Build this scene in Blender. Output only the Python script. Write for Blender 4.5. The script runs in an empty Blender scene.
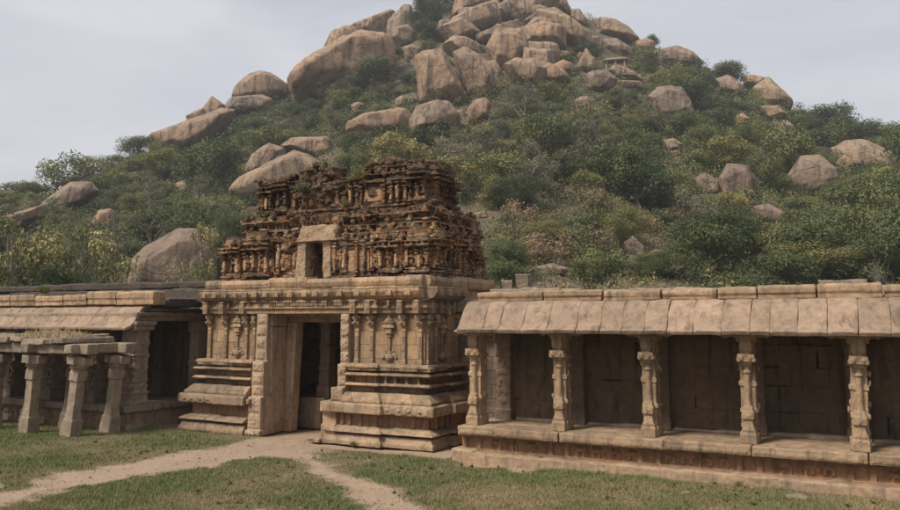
import bpy, bmesh, math, random
import numpy as np
from mathutils import Vector, Matrix, noise
rnd = random.Random(7); nr = np.random.RandomState(11)
R = math.radians
S = bpy.context.scene; COL = S.collection

# ------------------------------------------------------------------ camera
F, CX, CY, H = 805., 450., 210., 2.95
YAW, PIT = R(27.75), R(7.64)
cf = np.array([-math.sin(YAW)*math.cos(PIT), math.cos(YAW)*math.cos(PIT), math.sin(PIT)])
cr = np.array([math.cos(YAW), math.sin(YAW), 0.]); cu = np.cross(cr, cf)
cam_d = bpy.data.cameras.new('camera'); cam = bpy.data.objects.new('camera', cam_d); COL.objects.link(cam)
cam.location = (0, 0, H)
cam.rotation_euler = Matrix((cr, cu, -cf)).transposed().to_euler()
cam_d.sensor_width = 36; cam_d.lens = F/900*36; cam_d.shift_y = -45/900
cam_d.clip_start = .1; cam_d.clip_end = 9000
S.camera = cam

# ------------------------------------------------------------------ scene helpers
def tag(o, label=None, cat=None, group=None, kind=None):
    if label: o['label'] = label
    if cat: o['category'] = cat
    if group: o['group'] = group
    if kind: o['kind'] = kind
    return o
def link(name, me, parent=None, loc=None):
    o = bpy.data.objects.new(name, me); COL.objects.link(o)
    if parent: o.parent = parent
    if loc is not None: o.location = loc
    return o
def empty(name, loc=(0, 0, 0), rz=0):
    o = bpy.data.objects.new(name, None); COL.objects.link(o); o.location = loc; o.rotation_euler[2] = rz
    o.empty_display_size = .2
    return o
def mesh_np(name, v, f, mat=None, smooth=False, n=4):
    me = bpy.data.meshes.new(name); v = np.asarray(v, dtype=np.float32); f = np.asarray(f, dtype=np.int32)
    me.vertices.add(len(v)); me.vertices.foreach_set('co', v.ravel())
    me.loops.add(f.size); me.loops.foreach_set('vertex_index', f.ravel())
    me.polygons.add(len(f)); me.polygons.foreach_set('loop_start', np.arange(0, f.size, n, dtype=np.int32))
    me.polygons.foreach_set('loop_total', np.full(len(f), n, dtype=np.int32))
    me.update(calc_edges=True); me.validate()
    if smooth: me.polygons.foreach_set('use_smooth', np.ones(len(me.polygons), dtype=bool))
    if mat: me.materials.append(mat)
    return me

class MB:
    """collects shapes for one mesh"""
    def __init__(s): s.bm = bmesh.new()
    def box(s, x0, x1, y0, y1, z0, z1, j=0., top=None):
        """axis box; top=(dx,dy) shrinks the top on each side"""
        dx, dy = top if top else (0, 0)
        P = [(x0, y0, z0), (x1, y0, z0), (x1, y1, z0), (x0, y1, z0), (x0+dx, y0+dy, z1), (x1-dx, y0+dy, z1), (x1-dx, y1-dy, z1), (x0+dx, y1-dy, z1)]
        V = [s.bm.verts.new([c+rnd.uniform(-j, j) for c in p]) for p in P]
        for q in ((0, 3, 2, 1), (4, 5, 6, 7), (0, 1, 5, 4), (1, 2, 6, 5), (2, 3, 7, 6), (3, 0, 4, 7)): s.bm.faces.new([V[i] for i in q])
        return V
    def cbox(s, c, d, rz=0., rx=0., j=0.):
        M = Matrix.Translation(c) @ Matrix.Rotation(rz, 4, 'Z') @ Matrix.Rotation(rx, 4, 'X')
        V = s.box(-d[0]/2, d[0]/2, -d[1]/2, d[1]/2, -d[2]/2, d[2]/2, j)
        for v in V: v.co = M @ v.co
        return V
    def ball(s, c, r, sub=2, rz=0):
        g = bmesh.ops.create_icosphere(s.bm, subdivisions=sub, radius=1.)
        M = Matrix.Translation(c) @ Matrix.Rotation(rz, 4, 'Z') @ Matrix.Diagonal((r[0], r[1], r[2], 1))
        for v in g['verts']: v.co = M @ v.co
    def lathe(s, c, prof, n=12, sx=1., sy=1., sq=False):
        """prof: (radius, z); sq makes square rings"""
        rings = []
        for r, z in prof:
            k = 4 if sq else n; a0 = math.pi/4 if sq else 0; rr = r*1.4142 if sq else r
            rings.append([s.bm.verts.new((c[0]+rr*math.cos(a0+2*math.pi*i/k)*sx, c[1]+rr*math.sin(a0+2*math.pi*i/k)*sy, c[2]+z)) for i in range(k)])
        for a, b in zip(rings, rings[1:]):
            for i in range(len(a)): s.bm.faces.new((a[i], a[(i+1) % len(a)], b[(i+1) % len(a)], b[i]))
        s.bm.faces.new(rings[0][::-1]); s.bm.faces.new(rings[-1])
    def tube(s, pts, rad, n=6):
        rings = []
        for i, p in enumerate(pts):
            d = (Vector(pts[min(i+1, len(pts)-1)])-Vector(pts[max(i-1, 0)])).normalized()
            a = d.orthogonal().normalized(); b = d.cross(a)
            rings.append([s.bm.verts.new(Vector(p)+rad[i]*(a*math.cos(2*math.pi*k/n)+b*math.sin(2*math.pi*k/n))) for k in range(n)])
        for a, b in zip(rings, rings[1:]):
            # align
            o = min(range(n), key=lambda q: (a[0].co-b[q].co).length)
            for i in range(n): s.bm.faces.new((a[i], a[(i+1) % n], b[(i+1+o) % n], b[(i+o) % n]))
        s.bm.faces.new(rings[0][::-1]); s.bm.faces.new(rings[-1])
    def sweep(s, path, prof):
        """closed profile (out, z) swept along a plan polyline; outward is to the right of travel"""
        n = len(path); rings = []
        P = [Vector((p[0], p[1])) for p in path]
        for i in range(n):
            d0 = (P[i]-P[i-1]).normalized() if i else (P[1]-P[0]).normalized()
            d1 = (P[i+1]-P[i]).normalized() if i < n-1 else d0
            n0 = Vector((d0.y, -d0.x)); n1 = Vector((d1.y, -d1.x)); m = (n0+n1)
            m = m/ (m.length_squared/2) if m.length > .1 else n0
            rings.append([s.bm.verts.new((P[i].x+m.x*o, P[i].y+m.y*o, z)) for o, z in prof])
        k = len(prof)
        for a, b in zip(rings, rings[1:]):
            for i in range(k): s.bm.faces.new((a[i], b[i], b[(i+1) % k], a[(i+1) % k]))
        s.bm.faces.new(rings[0]); s.bm.faces.new(rings[-1][::-1])
    def mesh(s, name, mat, smooth=False):
        bmesh.ops.recalc_face_normals(s.bm, faces=s.bm.faces)
        me = bpy.data.meshes.new(name); s.bm.to_mesh(me); s.bm.free()
        if mat: me.materials.append(mat)
        if smooth: me.polygons.foreach_set('use_smooth', np.ones(len(me.polygons), dtype=bool))
        return me

def wear(me, voxel, amp=.01, sc=4., amp2=.004, sc2=18., lay=0., pit=.07, smooth=0):
    """fuse the shapes of one mesh into one worn, weathered surface"""
    ob = bpy.data.objects.new('tmp', me); COL.objects.link(ob)
    m = ob.modifiers.new('r', 'REMESH'); m.mode = 'VOXEL'; m.voxel_size = voxel; m.adaptivity = 0
    dg = bpy.context.evaluated_depsgraph_get(); dg.update()
    out = bpy.data.meshes.new_from_object(ob.evaluated_get(dg)); out.name = me.name
    COL.objects.unlink(ob); bpy.data.objects.remove(ob)
    mats = [x for x in me.materials]; nm = me.name; bpy.data.meshes.remove(me)
    out.materials.clear()
    for x in mats: out.materials.append(x)
    n = len(out.vertices); co = np.empty(n*3, dtype=np.float32); out.vertices.foreach_get('co', co); co = co.reshape(-1, 3)
    no = np.empty(n*3, dtype=np.float32); out.vertex_normals.foreach_get('vector', no); no = no.reshape(-1, 3)
    N = noise.noise
    d = np.empty(n, dtype=np.float32)
    for i in range(n):
        x, y, z = co[i]
        d[i] = amp*N((x*sc, y*sc, z*sc))+amp2*N((x*sc2, y*sc2, z*sc2*1.3))
    if lay:
        ph = (co[:, 2]/pit+.35*np.sin(co[:, 0]*1.7)+.3*np.sin(co[:, 0]*4.1+co[:, 1]*3)) % 1.
        d -= lay*(np.abs(ph-.5) > .33)
    co = co+no*d[:, None]
    out.vertices.foreach_set('co', co.astype(np.float32).ravel()); out.update()
    out.polygons.foreach_set('use_smooth', np.ones(len(out.polygons), dtype=bool))
    out.name = nm
    return out

# ------------------------------------------------------------------ materials
class NT:
    def __init__(s, name):
        s.m = bpy.data.materials.new(name); s.m.use_nodes = True; s.t = s.m.node_tree; s.t.nodes.clear()
        s.out = s.t.nodes.new('ShaderNodeOutputMaterial'); s.b = s.t.nodes.new('ShaderNodeBsdfPrincipled')
        s.t.links.new(s.b.outputs[0], s.out.inputs[0]); s.b.inputs['Roughness'].default_value = .9
        s.b.inputs['Specular IOR Level'].default_value = .25
        s.tc = s.t.nodes.new('ShaderNodeTexCoord')
    def n(s, t, **k):
        x = s.t.nodes.new(t)
        for a, v in k.items(): setattr(x, a, v)
        return x
    def l(s, a, b): s.t.links.new(a, b)
    def map(s, scale, src='Object', rnd_off=False):
        m = s.n('ShaderNodeMapping'); m.inputs['Scale'].default_value = scale; s.l(s.tc.outputs[src], m.inputs[0])
        if rnd_off:
            oi = s.n('ShaderNodeObjectInfo'); v = s.n('ShaderNodeVectorMath', operation='SCALE'); v.inputs[0].default_value = (17, 31, 23)
            s.l(oi.outputs['Random'], v.inputs['Scale']); s.l(v.outputs[0], m.inputs['Location'])
        return m.outputs[0]
    def noise(s, vec, scale, detail=6, rough=.6, dist=0.):
        x = s.n('ShaderNodeTexNoise'); x.inputs['Scale'].default_value = scale; x.inputs['Detail'].default_value = detail
        x.inputs['Roughness'].default_value = rough; x.inputs['Distortion'].default_value = dist; s.l(vec, x.inputs['Vector']); return x.outputs[0]
    def ramp(s, fac, stops):
        x = s.n('ShaderNodeValToRGB'); e = x.color_ramp.elements
        while len(e) < len(stops): e.new(.5)
        for i, (p, c) in enumerate(stops):
            e[i].position = p; e[i].color = (c, c, c, 1) if isinstance(c, (int, float)) else (*c, 1)
        s.l(fac, x.inputs[0]); return x.outputs[0]
    def mix(s, fac, a, b, mode='MIX'):
        x = s.n('ShaderNodeMix', data_type='RGBA', blend_type=mode)
        for i, v in ((0, fac), (6, a), (7, b)):
            if isinstance(v, (int, float)): x.inputs[i].default_value = v
            elif isinstance(v, tuple): x.inputs[i].default_value = (*v, 1)
            else: s.l(v, x.inputs[i])
        return x.outputs[2]
    def math(s, op, a, b=0., c=0.):
        x = s.n('ShaderNodeMath', operation=op)
        for i, v in enumerate((a, b, c)):
            if isinstance(v, (int, float)): x.inputs[i].default_value = v
            else: s.l(v, x.inputs[i])
        return x.outputs[0]
    def bump(s, h, strength=.5, dist=.02, prev=None):
        x = s.n('ShaderNodeBump'); x.inputs['Strength'].default_value = strength; x.inputs['Distance'].default_value = dist
        s.l(h, x.inputs['Height'])
        if prev: s.l(prev, x.inputs['Normal'])
        return x.outputs[0]
    def done(s, col, nrm=None):
        if isinstance(col, tuple): s.b.inputs['Base Color'].default_value = (*col, 1)
        else: s.l(col, s.b.inputs['Base Color'])
        if nrm: s.l(nrm, s.b.inputs['Normal'])
        return s.m

def stone(name, c1, c2, dark, stain=.5, joints=None, bumpd=.012, ro=True, lichen=.3, vstreak=1.):
    t = NT(name); v = t.map((1, 1, 1), rnd_off=ro)
    big = t.noise(v, .9, 5); mid = t.noise(v, 6, 8, .7); fine = t.noise(v, 45, 4, .7)
    col = t.mix(t.ramp(big, [(.35, 0.), (.65, 1.)]), c1, c2)
    col = t.mix(t.ramp(mid, [(.32, .8), (.52, 0.), (.8, 0.)]), col, tuple(.5*x for x in c1))
    col = t.mix(t.ramp(mid, [(.55, 0.), (.72, .5)]), col, tuple(min(1.3*x, .6) for x in c1))
    col = t.mix(t.ramp(fine, [(.35, .35), (.6, 0.)]), col, tuple(.5*x for x in c1))
    vs = t.map((3.2, 3.2, .55), rnd_off=ro); st = t.noise(vs, 1.6, 7, .65, .4)
    geo = t.n('ShaderNodeNewGeometry'); sep = t.n('ShaderNodeSeparateXYZ'); t.l(geo.outputs['Normal'], sep.inputs[0])
    col = t.mix(t.math('MULTIPLY', t.ramp(st, [(.5, 0.), (.68, 1.)]), stain), col, dark)
    # lichen crust that settles on upward faces
    up = t.ramp(sep.outputs['Z'], [(.25, 0.), (.8, 1.)]); ln = t.ramp(t.noise(v, 3.3, 8, .7), [(.45, 0.), (.6, 1.)])
    col = t.mix(t.math('MULTIPLY', t.math('MULTIPLY', up, ln), lichen), col, (.12, .105, .082))
    oi_ = t.n('ShaderNodeObjectInfo'); hv_ = t.n('ShaderNodeHueSaturation'); t.l(col, hv_.inputs['Color']); t.l(t.math('MULTIPLY_ADD', oi_.outputs['Random'], .3, .84), hv_.inputs['Value']); col = hv_.outputs['Color']
    h = t.math('ADD', t.math('MULTIPLY', mid, .8), t.math('MULTIPLY', fine, .5))
    nb = t.bump(h, .8, bumpd*1.4)
    if joints:
        sx = t.n('ShaderNodeSeparateXYZ'); t.l(t.tc.outputs['Object'], sx.inputs[0])
        cx = t.n('ShaderNodeCombineXYZ'); t.l(t.math('ADD', sx.outputs[0], sx.outputs[1]), cx.inputs[0]); t.l(sx.outputs[2], cx.inputs[1])
        nv = t.n('ShaderNodeTexNoise'); nv.inputs['Scale'].default_value = 1.7; t.l(t.tc.outputs['Object'], nv.inputs['Vector'])
        vm = t.n('ShaderNodeVectorMath', operation='MULTIPLY_ADD'); t.l(nv.outputs['Color'], vm.inputs[0]); vm.inputs[1].default_value = (.1, .06, 0); t.l(cx.outputs[0], vm.inputs[2])
        br = t.n('ShaderNodeTexBrick'); t.l(vm.outputs[0], br.inputs['Vector']); br.inputs['Scale'].default_value = 1
        br.inputs['Brick Width'].default_value = joints[0]; br.inputs['Row Height'].default_value = joints[1]; br.inputs['Mortar Size'].default_value = .009
        br.inputs['Mortar Smooth'].default_value = .6; br.inputs['Color1'].default_value = (.66, .68, .70, 1); br.inputs['Color2'].default_value = (1.12, 1.08, 1.0, 1)
        br.inputs['Mortar'].default_value = (.9, .9, .9, 1)
        col = t.mix(1., col, br.outputs['Color'], 'MULTIPLY')
        col = t.mix(t.math('MULTIPLY', br.outputs['Fac'], .75), col, tuple(.25*x for x in c1))
        nb = t.bump(t.math('SUBTRACT', 1., br.outputs['Fac']), .8, .02, nb)
    return t.done(col, nb)

TAN = (.43, .285, .165); TAN2 = (.35, .25, .17)
M_gop = stone('tan_granite_blocks', TAN, (.39, .27, .175), (.1, .075, .055), .55, (.78, .335))
M_gopd = stone('carved_tan_granite', (.43, .285, .175), (.315, .225, .15), (.085, .065, .048), .7, (.85, .335), lichen=.6)
M_rpan = stone('unweathered_reddish_granite', (.33, .185, .10), (.26, .155, .09), (.07, .045, .03), .6)
M_blk = stone('hewn_tan_granite', (.40, .275, .175), (.31, .225, .155), (.085, .065, .048), .7, None, lichen=.5)
M_red = stone('reddish_granite', (.38, .255, .155), (.29, .21, .145), (.085, .062, .045), .7, lichen=.65)
M_gal = stone('gallery_granite', (.41, .275, .165), (.29, .205, .13), (.09, .068, .05), .75, lichen=.5)
M_eave = stone('eave_granite', (.375, .262, .18), (.30, .215, .15), (.10, .08, .062), .8, lichen=.3)
M_wallin = stone('shade_darkened_wall_blocks', (.17, .115, .07), (.085, .062, .042), (.035, .027, .02), .8)  # back walls: the dimness inside the galleries is put into the stone colour
M_shade = stone('shade_darkened_carved_granite', (.20, .14, .09), (.13, .095, .065), (.07, .05, .04), .6)  # darker copy of the carved granite; indoor shade painted into its colour
M_pale = stone('pale_grey_granite', (.35, .275, .20), (.27, .215, .165), (.11, .09, .075), .5, (.9, .34))
M_grey = stone('grey_granite', (.34, .26, .185), (.25, .195, .145), (.09, .08, .065), .5)
M_black = stone('blackened_roof_stone', (.085, .066, .05), (.05, .04, .032), (.02, .02, .018), .4)
M_roofc = stone('roof_slab_stone', (.22, .18, .14), (.16, .13, .1), (.06, .05, .04), .5)

def m_brick():
    t = NT('weathered_brick_and_plaster'); v = t.map((1, 1, 1))
    a = t.noise(v, 2.2, 8, .7); b = t.noise(v, 9, 8, .75); c = t.noise(v, 30, 4, .7)
    col = t.mix(t.ramp(b, [(.3, 0.), (.7, 1.)]), (.22, .10, .048), (.56, .30, .145))
    col = t.mix(t.ramp(t.noise(v, 3.1, 5, .6, .5), [(.49, 0.), (.57, .95)]), col, (.54, .39, .25))
    hv = t.map((.8, .8, 16)); course = t.noise(hv, 1.6, 3, .6)
    col = t.mix(t.ramp(course, [(.40, .45), (.5, 0.)]), col, (.07, .04, .028))
    geo = t.n('ShaderNodeNewGeometry'); sep = t.n('ShaderNodeSeparateXYZ'); t.l(geo.outputs['Normal'], sep.inputs[0])
    up = t.ramp(sep.outputs['Z'], [(.05, 0.), (.45, 1.)])
    px = t.n('ShaderNodeSeparateXYZ'); t.l(t.tc.outputs['Object'], px.inputs[0])
    hi = t.ramp(t.math('ADD', t.math('MULTIPLY', t.math('SUBTRACT', px.outputs[2], 4.4), .27), t.math('MULTIPLY', t.math('SUBTRACT', a, .5), 1.6)), [(.12, 0.), (.5, 1.)])
    crust = t.math('MAXIMUM', t.math('MULTIPLY', up, .96), t.math('MULTIPLY', hi, .8))
    crust = t.math('MAXIMUM', crust, t.ramp(t.noise(v, 1.9, 9, .75, .3), [(.5, 0.), (.56, .95)])); crust = t.math('MULTIPLY', crust, t.ramp(c, [(.4, 1.), (.8, .7)]))
    col = t.mix(crust, col, (.052, .034, .022))
    nb = t.bump(t.math('ADD', t.math('MULTIPLY', b, 1.), c), 1., .05)
    return t.done(col, nb)
M_brick = m_brick()
M_stuc = stone('ochre_stucco', (.50, .31, .17), (.36, .21, .11), (.07, .045, .03), .85, lichen=.4)
M_plaster = stone('old_lime_plaster', (.47, .33, .21), (.38, .26, .165), (.16, .11, .08), .5, lichen=.1)

def m_boulder(name, c1, c2):
    t = NT(name); v = t.map((1, 1, 1), rnd_off=True)
    a = t.noise(v, .12, 6); b = t.noise(v, .6, 9, .7); c = t.noise(v, 5., 6, .75)
    col = t.mix(t.ramp(a, [(.35, 0.), (.65, 1.)]), c1, c2)
    col = t.mix(t.ramp(b, [(.3, .6), (.52, 0.)]), col, tuple(.42*x for x in c1))
    vs = t.map((1, 1, .12), rnd_off=True); st = t.noise(vs, .8, 7, .7, .3)
    col = t.mix(t.math('MULTIPLY', t.ramp(st, [(.49, 0.), (.6, 1.)]), .85), col, (.11, .085, .065))
    st2 = t.noise(vs, .55, 5, .6, .2)
    col = t.mix(t.ramp(st2, [(.6, 0.), (.75, .5)]), col, (.45, .36, .29))
    geo = t.n('ShaderNodeNewGeometry'); sep = t.n('ShaderNodeSeparateXYZ'); t.l(geo.outputs['Normal'], sep.inputs[0])
    up = t.ramp(sep.outputs['Z'], [(.55, 0.), (.95, 1.)]); pat = t.ramp(t.noise(v, .5, 6, .7), [(.45, 0.), (.58, 1.)])
    col = t.mix(t.math('MULTIPLY', t.math('MULTIPLY', up, pat), .55), col, (.17, .145, .12))
    cv = t.n('ShaderNodeTexVoronoi', feature='DISTANCE_TO_EDGE'); cv.inputs['Scale'].default_value = .08
    wv = t.n('ShaderNodeVectorMath', operation='ADD'); nz = t.n('ShaderNodeTexNoise'); nz.inputs['Scale'].default_value = .3
    t.l(v, nz.inputs['Vector']); sc = t.n('ShaderNodeVectorMath', operation='SCALE'); sc.inputs['Scale'].default_value = 3.
    t.l(nz.outputs['Color'], sc.inputs[0]); t.l(v, wv.inputs[0]); t.l(sc.outputs[0], wv.inputs[1]); t.l(wv.outputs[0], cv.inputs['Vector'])
    crk = t.ramp(cv.outputs['Distance'], [(.0, 1.), (.008, 0.)])
    col = t.mix(t.math('MULTIPLY', crk, .5), col, (.07, .055, .045))
    oi_ = t.n('ShaderNodeObjectInfo'); hv_ = t.n('ShaderNodeHueSaturation'); t.l(col, hv_.inputs['Color']); t.l(t.math('MULTIPLY_ADD', oi_.outputs['Random'], .3, .9), hv_.inputs['Value']); t.l(t.math('MULTIPLY_ADD', oi_.outputs['Random'], .25, .92), hv_.inputs['Saturation']); col = hv_.outputs['Color']
    nb = t.bump(b, .9, .9); nb = t.bump(c, .8, .16, nb); nb = t.bump(t.math('SUBTRACT', 1., crk), .5, .25, nb)
    return t.done(col, nb)
M_b1 = m_boulder('pinkish_granite_boulder', (.37, .255, .175), (.30, .215, .155))
M_b2 = m_boulder('greyish_granite_boulder', (.37, .27, .19), (.29, .22, .16))

def m_leaf(name, c1, c2, c3=None, dry=0.):
    t = NT(name)
    at = t.n('ShaderNodeAttribute'); at.attribute_name = 'leafvar'
    oi = t.n('ShaderNodeObjectInfo')
    col = t.mix(at.outputs['Fac'], c1, c2)
    if c3: col = t.mix(t.ramp(at.outputs['Fac'], [(.62, 0.), (.7, 1.)]), col, c3)
    hsv = t.n('ShaderNodeHueSaturation'); t.l(col, hsv.inputs['Color'])
    t.l(t.math('MULTIPLY_ADD', oi.outputs['Random'], .7, .8), hsv.inputs['Value'])
    t.l(t.math('MULTIPLY_ADD', oi.outputs['Random'], -.05, .52), hsv.inputs['Hue'])
    m = t.done(hsv.outputs['Color']); t.b.inputs['Roughness'].default_value = .75
    tr = t.n('ShaderNodeBsdfTranslucent'); t.l(hsv.outputs['Color'], tr.inputs['Color'])
    mx = t.n('ShaderNodeMixShader'); mx.inputs[0].default_value = .22; t.l(t.b.outputs[0], mx.inputs[1]); t.l(tr.outputs[0], mx.inputs[2]); t.l(mx.outputs[0], t.out.inputs[0])
    return m
L_dark = m_leaf('dark_green_leaves', (.045, .060, .024), (.112, .132, .046))
L_mid = m_leaf('mid_green_leaves', (.066, .084, .03), (.16, .17, .06))
L_yel = m_leaf('yellow_green_leaves', (.10, .108, .036), (.23, .215, .07))
L_flow = m_leaf('leaves_with_yellow_flowers', (.07, .09, .035), (.15, .16, .065), (.38, .33, .13))
L_grey = m_leaf('grey_green_leaves', (.095, .10, .06), (.18, .17, .10))
L_straw = m_leaf('straw', (.30, .23, .13), (.42, .33, .19))
L_dry = m_leaf('dry_brown_leaves', (.17, .13, .07), (.28, .21, .11))
def m_bark():
    t = NT('grey_bark'); v = t.map((1, 1, .3)); return t.done(t.mix(t.noise(v, 4, 6), (.10, .08, .06), (.26, .22, .18)))
M_bark = m_bark()

# ------------------------------------------------------------------ light, sky
w = bpy.data.worlds.new('World'); S.world = w; w.use_nodes = True; nt = w.node_tree; nt.nodes.clear()
SUN_EL, SUN_AZ = R(52), R(208)      # azimuth clockwise from +Y
wo = nt.nodes.new('ShaderNodeOutputWorld'); bg = nt.nodes.new('ShaderNodeBackground'); nt.links.new(bg.outputs[0], wo.inputs[0])
sky = nt.nodes.new('ShaderNodeTexSky'); sky.sky_type = 'NISHITA'; sky.sun_disc = False; sky.sun_elevation = SUN_EL; sky.sun_rotation = SUN_AZ
sky.dust_density = 4.; sky.air_density = 1.2
tc = nt.nodes.new('ShaderNodeTexCoord'); mp = nt.nodes.new('ShaderNodeMapping'); mp.inputs['Scale'].default_value = (1, 1, 3.2)
mp.inputs['Location'].default_value = (.35, .2, .1)
nt.links.new(tc.outputs['Generated'], mp.inputs[0])
nz = nt.nodes.new('ShaderNodeTexNoise'); nz.inputs['Scale'].default_value = 1.5; nz.inputs['Detail'].default_value = 5; nz.inputs['Roughness'].default_value = .5; nz.inputs['Distortion'].default_value = .5
nt.links.new(mp.outputs[0], nz.inputs['Vector'])
cr_ = nt.nodes.new('ShaderNodeValToRGB'); nt.links.new(nz.outputs[0], cr_.inputs[0])
e = cr_.color_ramp.elements; e[0].position = .36; e[0].color = (3.25, 3.38, 3.85, 1); e[1].position = .60; e[1].color = (4.7, 4.7, 4.95, 1)
mx = nt.nodes.new('ShaderNodeMix'); mx.data_type = 'RGBA'; mx.inputs[0].default_value = .93
nt.links.new(sky.outputs[0], mx.inputs[6]); nt.links.new(cr_.outputs[0], mx.inputs[7])
nt.links.new(mx.outputs[2], bg.inputs[0]); bg.inputs[1].default_value = .1
sd = bpy.data.lights.new('sun', 'SUN'); sd.energy = 3.1; sd.angle = R(18); sd.color = (1., .93, .83)
so = bpy.data.objects.new('sun', sd); COL.objects.link(so); so.location = (0, -20, 40)
sdir = Vector((math.sin(SUN_AZ)*math.cos(SUN_EL), math.cos(SUN_AZ)*math.cos(SUN_EL), math.sin(SUN_EL)))
so.rotation_euler = sdir.to_track_quat('Z', 'Y').to_euler()
S.view_settings.view_transform = 'Standard'; S.view_settings.look = 'None'; S.view_settings.exposure = .64; S.view_settings.gamma = 1.
S.view_settings.use_curve_mapping = False

# ------------------------------------------------------------------ terrain
def ray(x, y): return cf*F+cr*(x-CX)+cu*(CY-y)
SK = [(-420, 312), (-200, 262), (0, 207), (60, 200), (110, 182), (150, 156), (200, 142), (250, 110), (300, 94), (340, 62), (400, 30), (440, 5), (480, -8), (540, -5), (580, 12), (640, 45), (700, 70), (760, 97), (800, 122), (850, 140), (900, 143), (1000, 165), (1200, 222), (1500, 300)]
RG = [(-420, 110), (-200, 120), (0, 140), (150, 170), (300, 200), (480, 215), (600, 210), (800, 190), (900, 180), (1200, 150), (1500, 130)]
_az = []; _tan = []
for x, y in SK:
    d = ray(x, y); _az.append(math.atan2(d[0], d[1])); _tan.append(d[2]/math.hypot(d[0], d[1]))
_az2 = [math.atan2(*ray(x, 300)[:2]) for x, _ in RG]; _r2 = [r for _, r in RG]
R0 = 31.
def terrain_z(az, r):
    """the boulder hill: foot 31 m off, ridge 110 to 215 m off"""
    Rr = np.interp(az, _az2, _r2); t = np.interp(az, _az, _tan)
    h = np.maximum(t*Rr+H, 0)
    u = np.clip((r-R0)/(Rr-R0), 0, 1.)
    z = h*u**1.42
    back = np.clip((r-Rr)/(Rr*1.2), 0, 1)
    z = np.where(r > Rr, h*(1-back**1.3*1.0), z)
    X = r*np.sin(az); Y = r*np.cos(az)
    bump = (np.sin(X*.11+1)*np.cos(Y*.09)+.5*np.sin(X*.23+Y*.17))*1.1*np.clip(u*3, 0, 1)*np.clip(1.15-u, 0, 1)
    return np.maximum(z+bump*(h > 5), 0)
def place(px, py, rmin=33., rmax=None):
    """world point where the line through a picture point meets the hill"""
    d = ray(px, py); az = math.atan2(d[0], d[1]); tn = d[2]/math.hypot(d[0], d[1])
    Rr = float(np.interp(az, _az2, _r2)); r = np.linspace(rmin, Rr, 500)
    z = terrain_z(np.full(500, az), r); los = H+tn*r
    hit = np.nonzero(z >= los)[0]
    rr = r[hit[0]] if len(hit) else Rr
    return np.array([rr*math.sin(az), rr*math.cos(az), float(terrain_z(np.array([az]), np.array([rr]))[0])]), rr
def ground_at(x, y):
    return float(terrain_z(np.array([math.atan2(x, y)]), np.array([math.hypot(x, y)]))[0])

FORK = [(-12.3, 15.0), (-11.2, 14.0), (-8.7, 12.0), (-7.2, 10.75), (-5.8, 8.6), (-2, 5), (.2, 5), (-4.2, 10.1), (-6, 11.6), (-7.6, 12.6), (-9.5, 13.5), (-10.9, 14.8), (-11.6, 15.8)]
PATH = [[(-14.3, 16.9), (-13.9, 16.0), (-13.85, 14.7), (-13.95, 13.1), (-14.1, 12.0), (-14.1, 10.6), (-13.8, 9.2), (-13.7, 5), (-12.2, 5), (-12.48, 8.4), (-12.45, 10.1), (-12.37, 11.7), (-12.0, 13.3), (-11.5, 14.05), (-10.74, 13.76), (-8.6, 12.1), (-7.12, 10.93), (-5.7, 8.8), (-2, 5), (-.2, 5), (-4.4, 10.0), (-6.0, 11.5), (-7.6, 12.55), (-9.72, 13.07), (-11.05, 14.28), (-11.64, 15.78), (-11.7, 16.9)],
        [(-24, 9.6), (-13.6, 9.0), (-13.4, 9.6), (-16, 10.0), (-24, 10.7)]]
def in_poly(X, Y, poly):
    ins = np.zeros(X.shape, bool); n = len(poly)
    for i in range(n):
        x1, y1 = poly[i]; x2, y2 = poly[(i+1) % n]
        if y1 == y2: continue
        c = ((y1 > Y) != (y2 > Y)) & (X < (x2-x1)*(Y-y1)/(y2-y1)+x1); ins ^= c
    return ins
def dist_poly(X, Y, poly):
    D = np.full(X.shape, 1e9)
    for i in range(len(poly)):
        a = np.array(poly[i]); b = np.array(poly[(i+1) % len(poly)]); ab = b-a
        t = np.clip(((X-a[0])*ab[0]+(Y-a[1])*ab[1])/(ab@ab), 0, 1)
        D = np.minimum(D, np.hypot(X-a[0]-t*ab[0], Y-a[1]-t*ab[1]))
    return np.where(in_poly(X, Y, poly), D, -D)
def vnoise(X, Y, s, seed=0):
    """cheap smooth value noise, 0..1"""
    rs = np.random.RandomState(seed); G = rs.rand(256, 256); x = X*s; y = Y*s
    xi = np.floor(x).astype(int); yi = np.floor(y).astype(int); fx = x-xi; fy = y-yi; fx = fx*fx*(3-2*fx); fy = fy*fy*(3-2*fy)
    g = lambda a, b: G[a % 256, b % 256]
    return (g(xi, yi)*(1-fx)+g(xi+1, yi)*fx)*(1-fy)+(g(xi, yi+1)*(1-fx)+g(xi+1, yi+1)*fx)*fy
def dirtmask(X, Y):
    d = np.maximum(dist_poly(X, Y, PATH[0]), dist_poly(X, Y, PATH[1])-.12)
    d = d-.13+(vnoise(X, Y, .9, 1)-.5)*.5+(vnoise(X, Y, 3., 2)-.5)*.5+(vnoise(X, Y, 8., 7)-.5)*.25
    d2 = dist_poly(X, Y, FORK)-.24+(vnoise(X, Y, 1.1, 51)-.5)*.35+(vnoise(X, Y, 4., 52)-.5)*.35
    d = np.maximum(d, d2)
    m = np.clip(d/.6+.5, 0, 1)
    m = np.maximum(m, np.clip(((vnoise(X, Y, .45, 5)+.35*vnoise(X, Y, 2.2, 6))-.93)*5, 0, .75))   # bald patches in the lawn
    near = np.clip((Y-15.35)/.5, 0, 1)*(X > -12.5)*(X < -8.3)     # bare strip under the plinths
    near = np.maximum(near, np.clip((Y-16.)/.4, 0, 1))
    return np.clip(np.maximum(m, near), 0, 1)

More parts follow.
